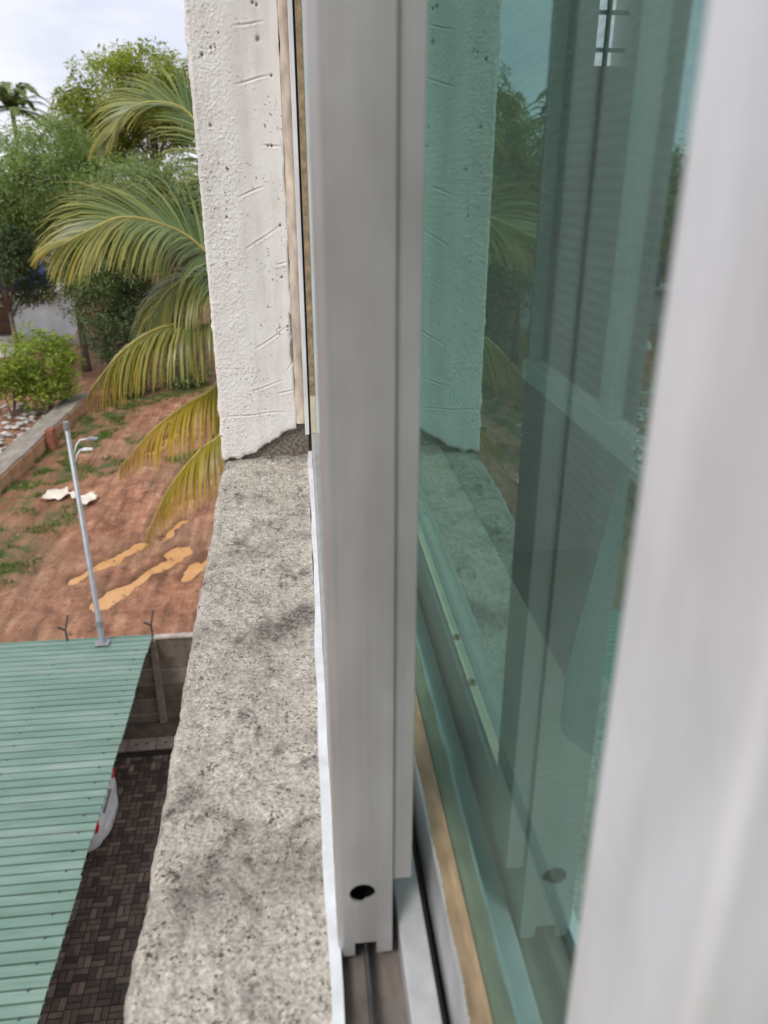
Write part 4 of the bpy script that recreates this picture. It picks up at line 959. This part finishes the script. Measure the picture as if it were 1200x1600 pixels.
mb = MB(); mb.prism([(SX0+.0005, Z(.474)), (SX0+.006, Z(.474)), (SX0+.006, Z(.464)), (SX1-.006, Z(.464)), (SX1-.006, Z(.474)), (SX1-.0005, Z(.474)), (SX1-.0005, Z(.418)), (SX1-.004, Z(.4145)), (SX0+.004, Z(.4145)), (SX0+.0005, Z(.418))], 'y', SY+.0505, W1-.012)
br = mb.build('bottom_rail', M_ALU, s1)  # darker aluminium here imitates the shade down in the track
mb = MB(); mb.box(.0305, .0385, SY+.0505, W1-.013, Z(.4143), Z(.4115)); mb.build('glazing_bead', M_TAPE_P, br, bevel=.0008)
for y in (.565, .640, .95):
    mb = MB(); mb.tube([(.0350, y, Z(.4114)), (.0350, y, Z(.4095))], .0042, 14); rv = mb.build('rivet', M_TAPE, br)
    mb.v = []; mb.f = []; mb.m = []; mb.tube([(.0350, y, Z(.4094)), (.0350, y, Z(.4090))], .0018, 10); mb.build('rivet_pin', M_RAIL, br)
mb = MB(); mb.box(SX0+.0005, SX1-.0005, SY+.0505, W1-.012, CZ+.94, ZT); mb.build('top_rail', M_ALU_W, s1)
mb = MB(); mb.box(SX0+.0005, SX1-.0005, W1-.058, W1-.0121, Z(.4144), CZ+.939); fs = mb.build('far_stile', M_ALU_W, s1)
mb = MB(); mb.box(SX0+.0004, SX0+.0095, W1-.0595, W1-.0582, Z(.345), CZ+.938); mb.build('brown_tape', M_TAPE, fs)
mb = MB(); mb.box(SX0+.0004, SX0+.0095, W1-.0592, W1-.0582, Z(.414), Z(.3452)); mb.build('pale_tape', M_TAPE_P, fs)
mb = MB(); mb.box(.0222, .0268, SY+.0505, W1-.0585, Z(.4144), CZ+.939); mb.build('glass_pane', M_GLASS_C, s1)

s2 = empty('glazed_window_sash', (.087, .75, Z(.475)), 'inner window sash with tinted green reflective glass and blurred bright near stile', 'window sash')
T0, T1 = .0728, .1005; GX = .0865; N0, N1 = .098, .155
mb = MB(); mb.box(T0, T1, N0, N1, Z(.475), ZT); mb.build('near_stile', M_ALU_W, s2, bevel=.0035, seg=3)
mb = MB(); mb.prism([(T0, Z(.474)), (T0+.006, Z(.474)), (T0+.006, Z(.464)), (T1-.006, Z(.464)), (T1-.006, Z(.474)), (T1, Z(.474)), (T1, Z(.4145)), (T0, Z(.4145))], 'y', N1+.0005, W1-.012)
b2 = mb.build('bottom_rail', M_ALU_M, s2)
# brown tape residue on the ledge with a torn pale edge
n = 500; pv = []
for i in range(n):
    y = N1+.001+(W1-.02-N1)*i/(n-1); j = .0009*rng.random()+.0005*math.sin(y*90)
    pv += [(T0+.0012+j, y, Z(.4142)), (T0+.0085, y, Z(.4138)), (GX-.0004, y, Z(.4126))]
mb = MB(); mb.add(pv, [(3*i+k, 3*i+k+1, 3*i+4+k, 3*i+3+k) for i in range(n-1) for k in range(2)]); tp = mb.build('tape_strip', M_TAPE, b2, fix=False)
mb = MB(); mb.box(T0, T1, N1+.0005, W1-.012, CZ+.94, ZT); mb.build('top_rail', M_ALU_W, s2)
mb = MB(); mb.box(T0, T1, W1-.058, W1-.0121, Z(.4144), CZ+.939); mb.build('far_stile', M_ALU_W, s2)
mb = MB(); mb.box(GX, GX+.005, N1+.0005, W1-.0585, Z(.4144), CZ+.939); mb.build('glass_pane', M_GLASS, s2)

# insect screen on the inner track, room grille and curtain
sc_ = empty('insect_screen', (.1145, .78, Z(.45)), 'fine insect screen fixed behind the green glass', 'insect screen')
mb = MB(); mb.add([(.1040, N1+.01, Z(.30)), (.1040, W1-.06, Z(.30)), (.1040, W1-.06, CZ+.93), (.1040, N1+.01, CZ+.93)], [(0,1,2,3)]); mb.build('mesh', M_SCREEN, sc_)
mb = MB(); mb.box(.1022, .1058, N1+.01, W1-.06, Z(.306), Z(.3005)); mb.build('mesh_edge', M_ALU_D, sc_)
rg = empty('room_grille', (.2, .56, Z(.16)), 'pale painted window grille of flat bars inside the room behind the glass', 'grille')
mb = MB(); mb.box(.192, .206, .20, .662, Z(.158), Z(.140)); mb.build('cross_bar', M_GRILLE, rg, bevel=.001)
for y, hw in ((.475, .009), (.650, .0022)):
    mb = MB(); mb.box(.194, .204, y-hw, y+hw, Z(.1398), CZ+.98); mb.build('upright_bar', M_GRILLE, rg, bevel=.001)
# curtain
n, m_ = 60, 30; cv = []
for i in range(n):
    for j in range(m_):
        q = j/(m_-1); z = .9-1.75*q; edge_ = .50 + .115*max(0, min(1, -z/.42)) - .25*max(0, min(1, z/.25)); u = i/(n-1); y = -.25+(edge_+.25)*u
        cv.append((.245+.016*math.sin(u*38+.6*math.sin(q*4)), y, CZ+z))
o = np_mesh('curtain', np.array(cv), grid_faces(n, m_), M_CURTAIN, smooth=True, off=(.245, 0, CZ-.85)); setp(o, 'pale sea green curtain gathered inside the window behind the glass', 'curtain')
o.modifiers.new('t', 'SOLIDIFY').thickness = .0012

# ------------------------------------------------------------------ turn the yard onto its own axes
Rm = Matrix.Rotation(SITE_ROT, 4, 'Z')
for o in SITE:
    o.location = Rm @ o.location; o.rotation_euler.z += SITE_ROT
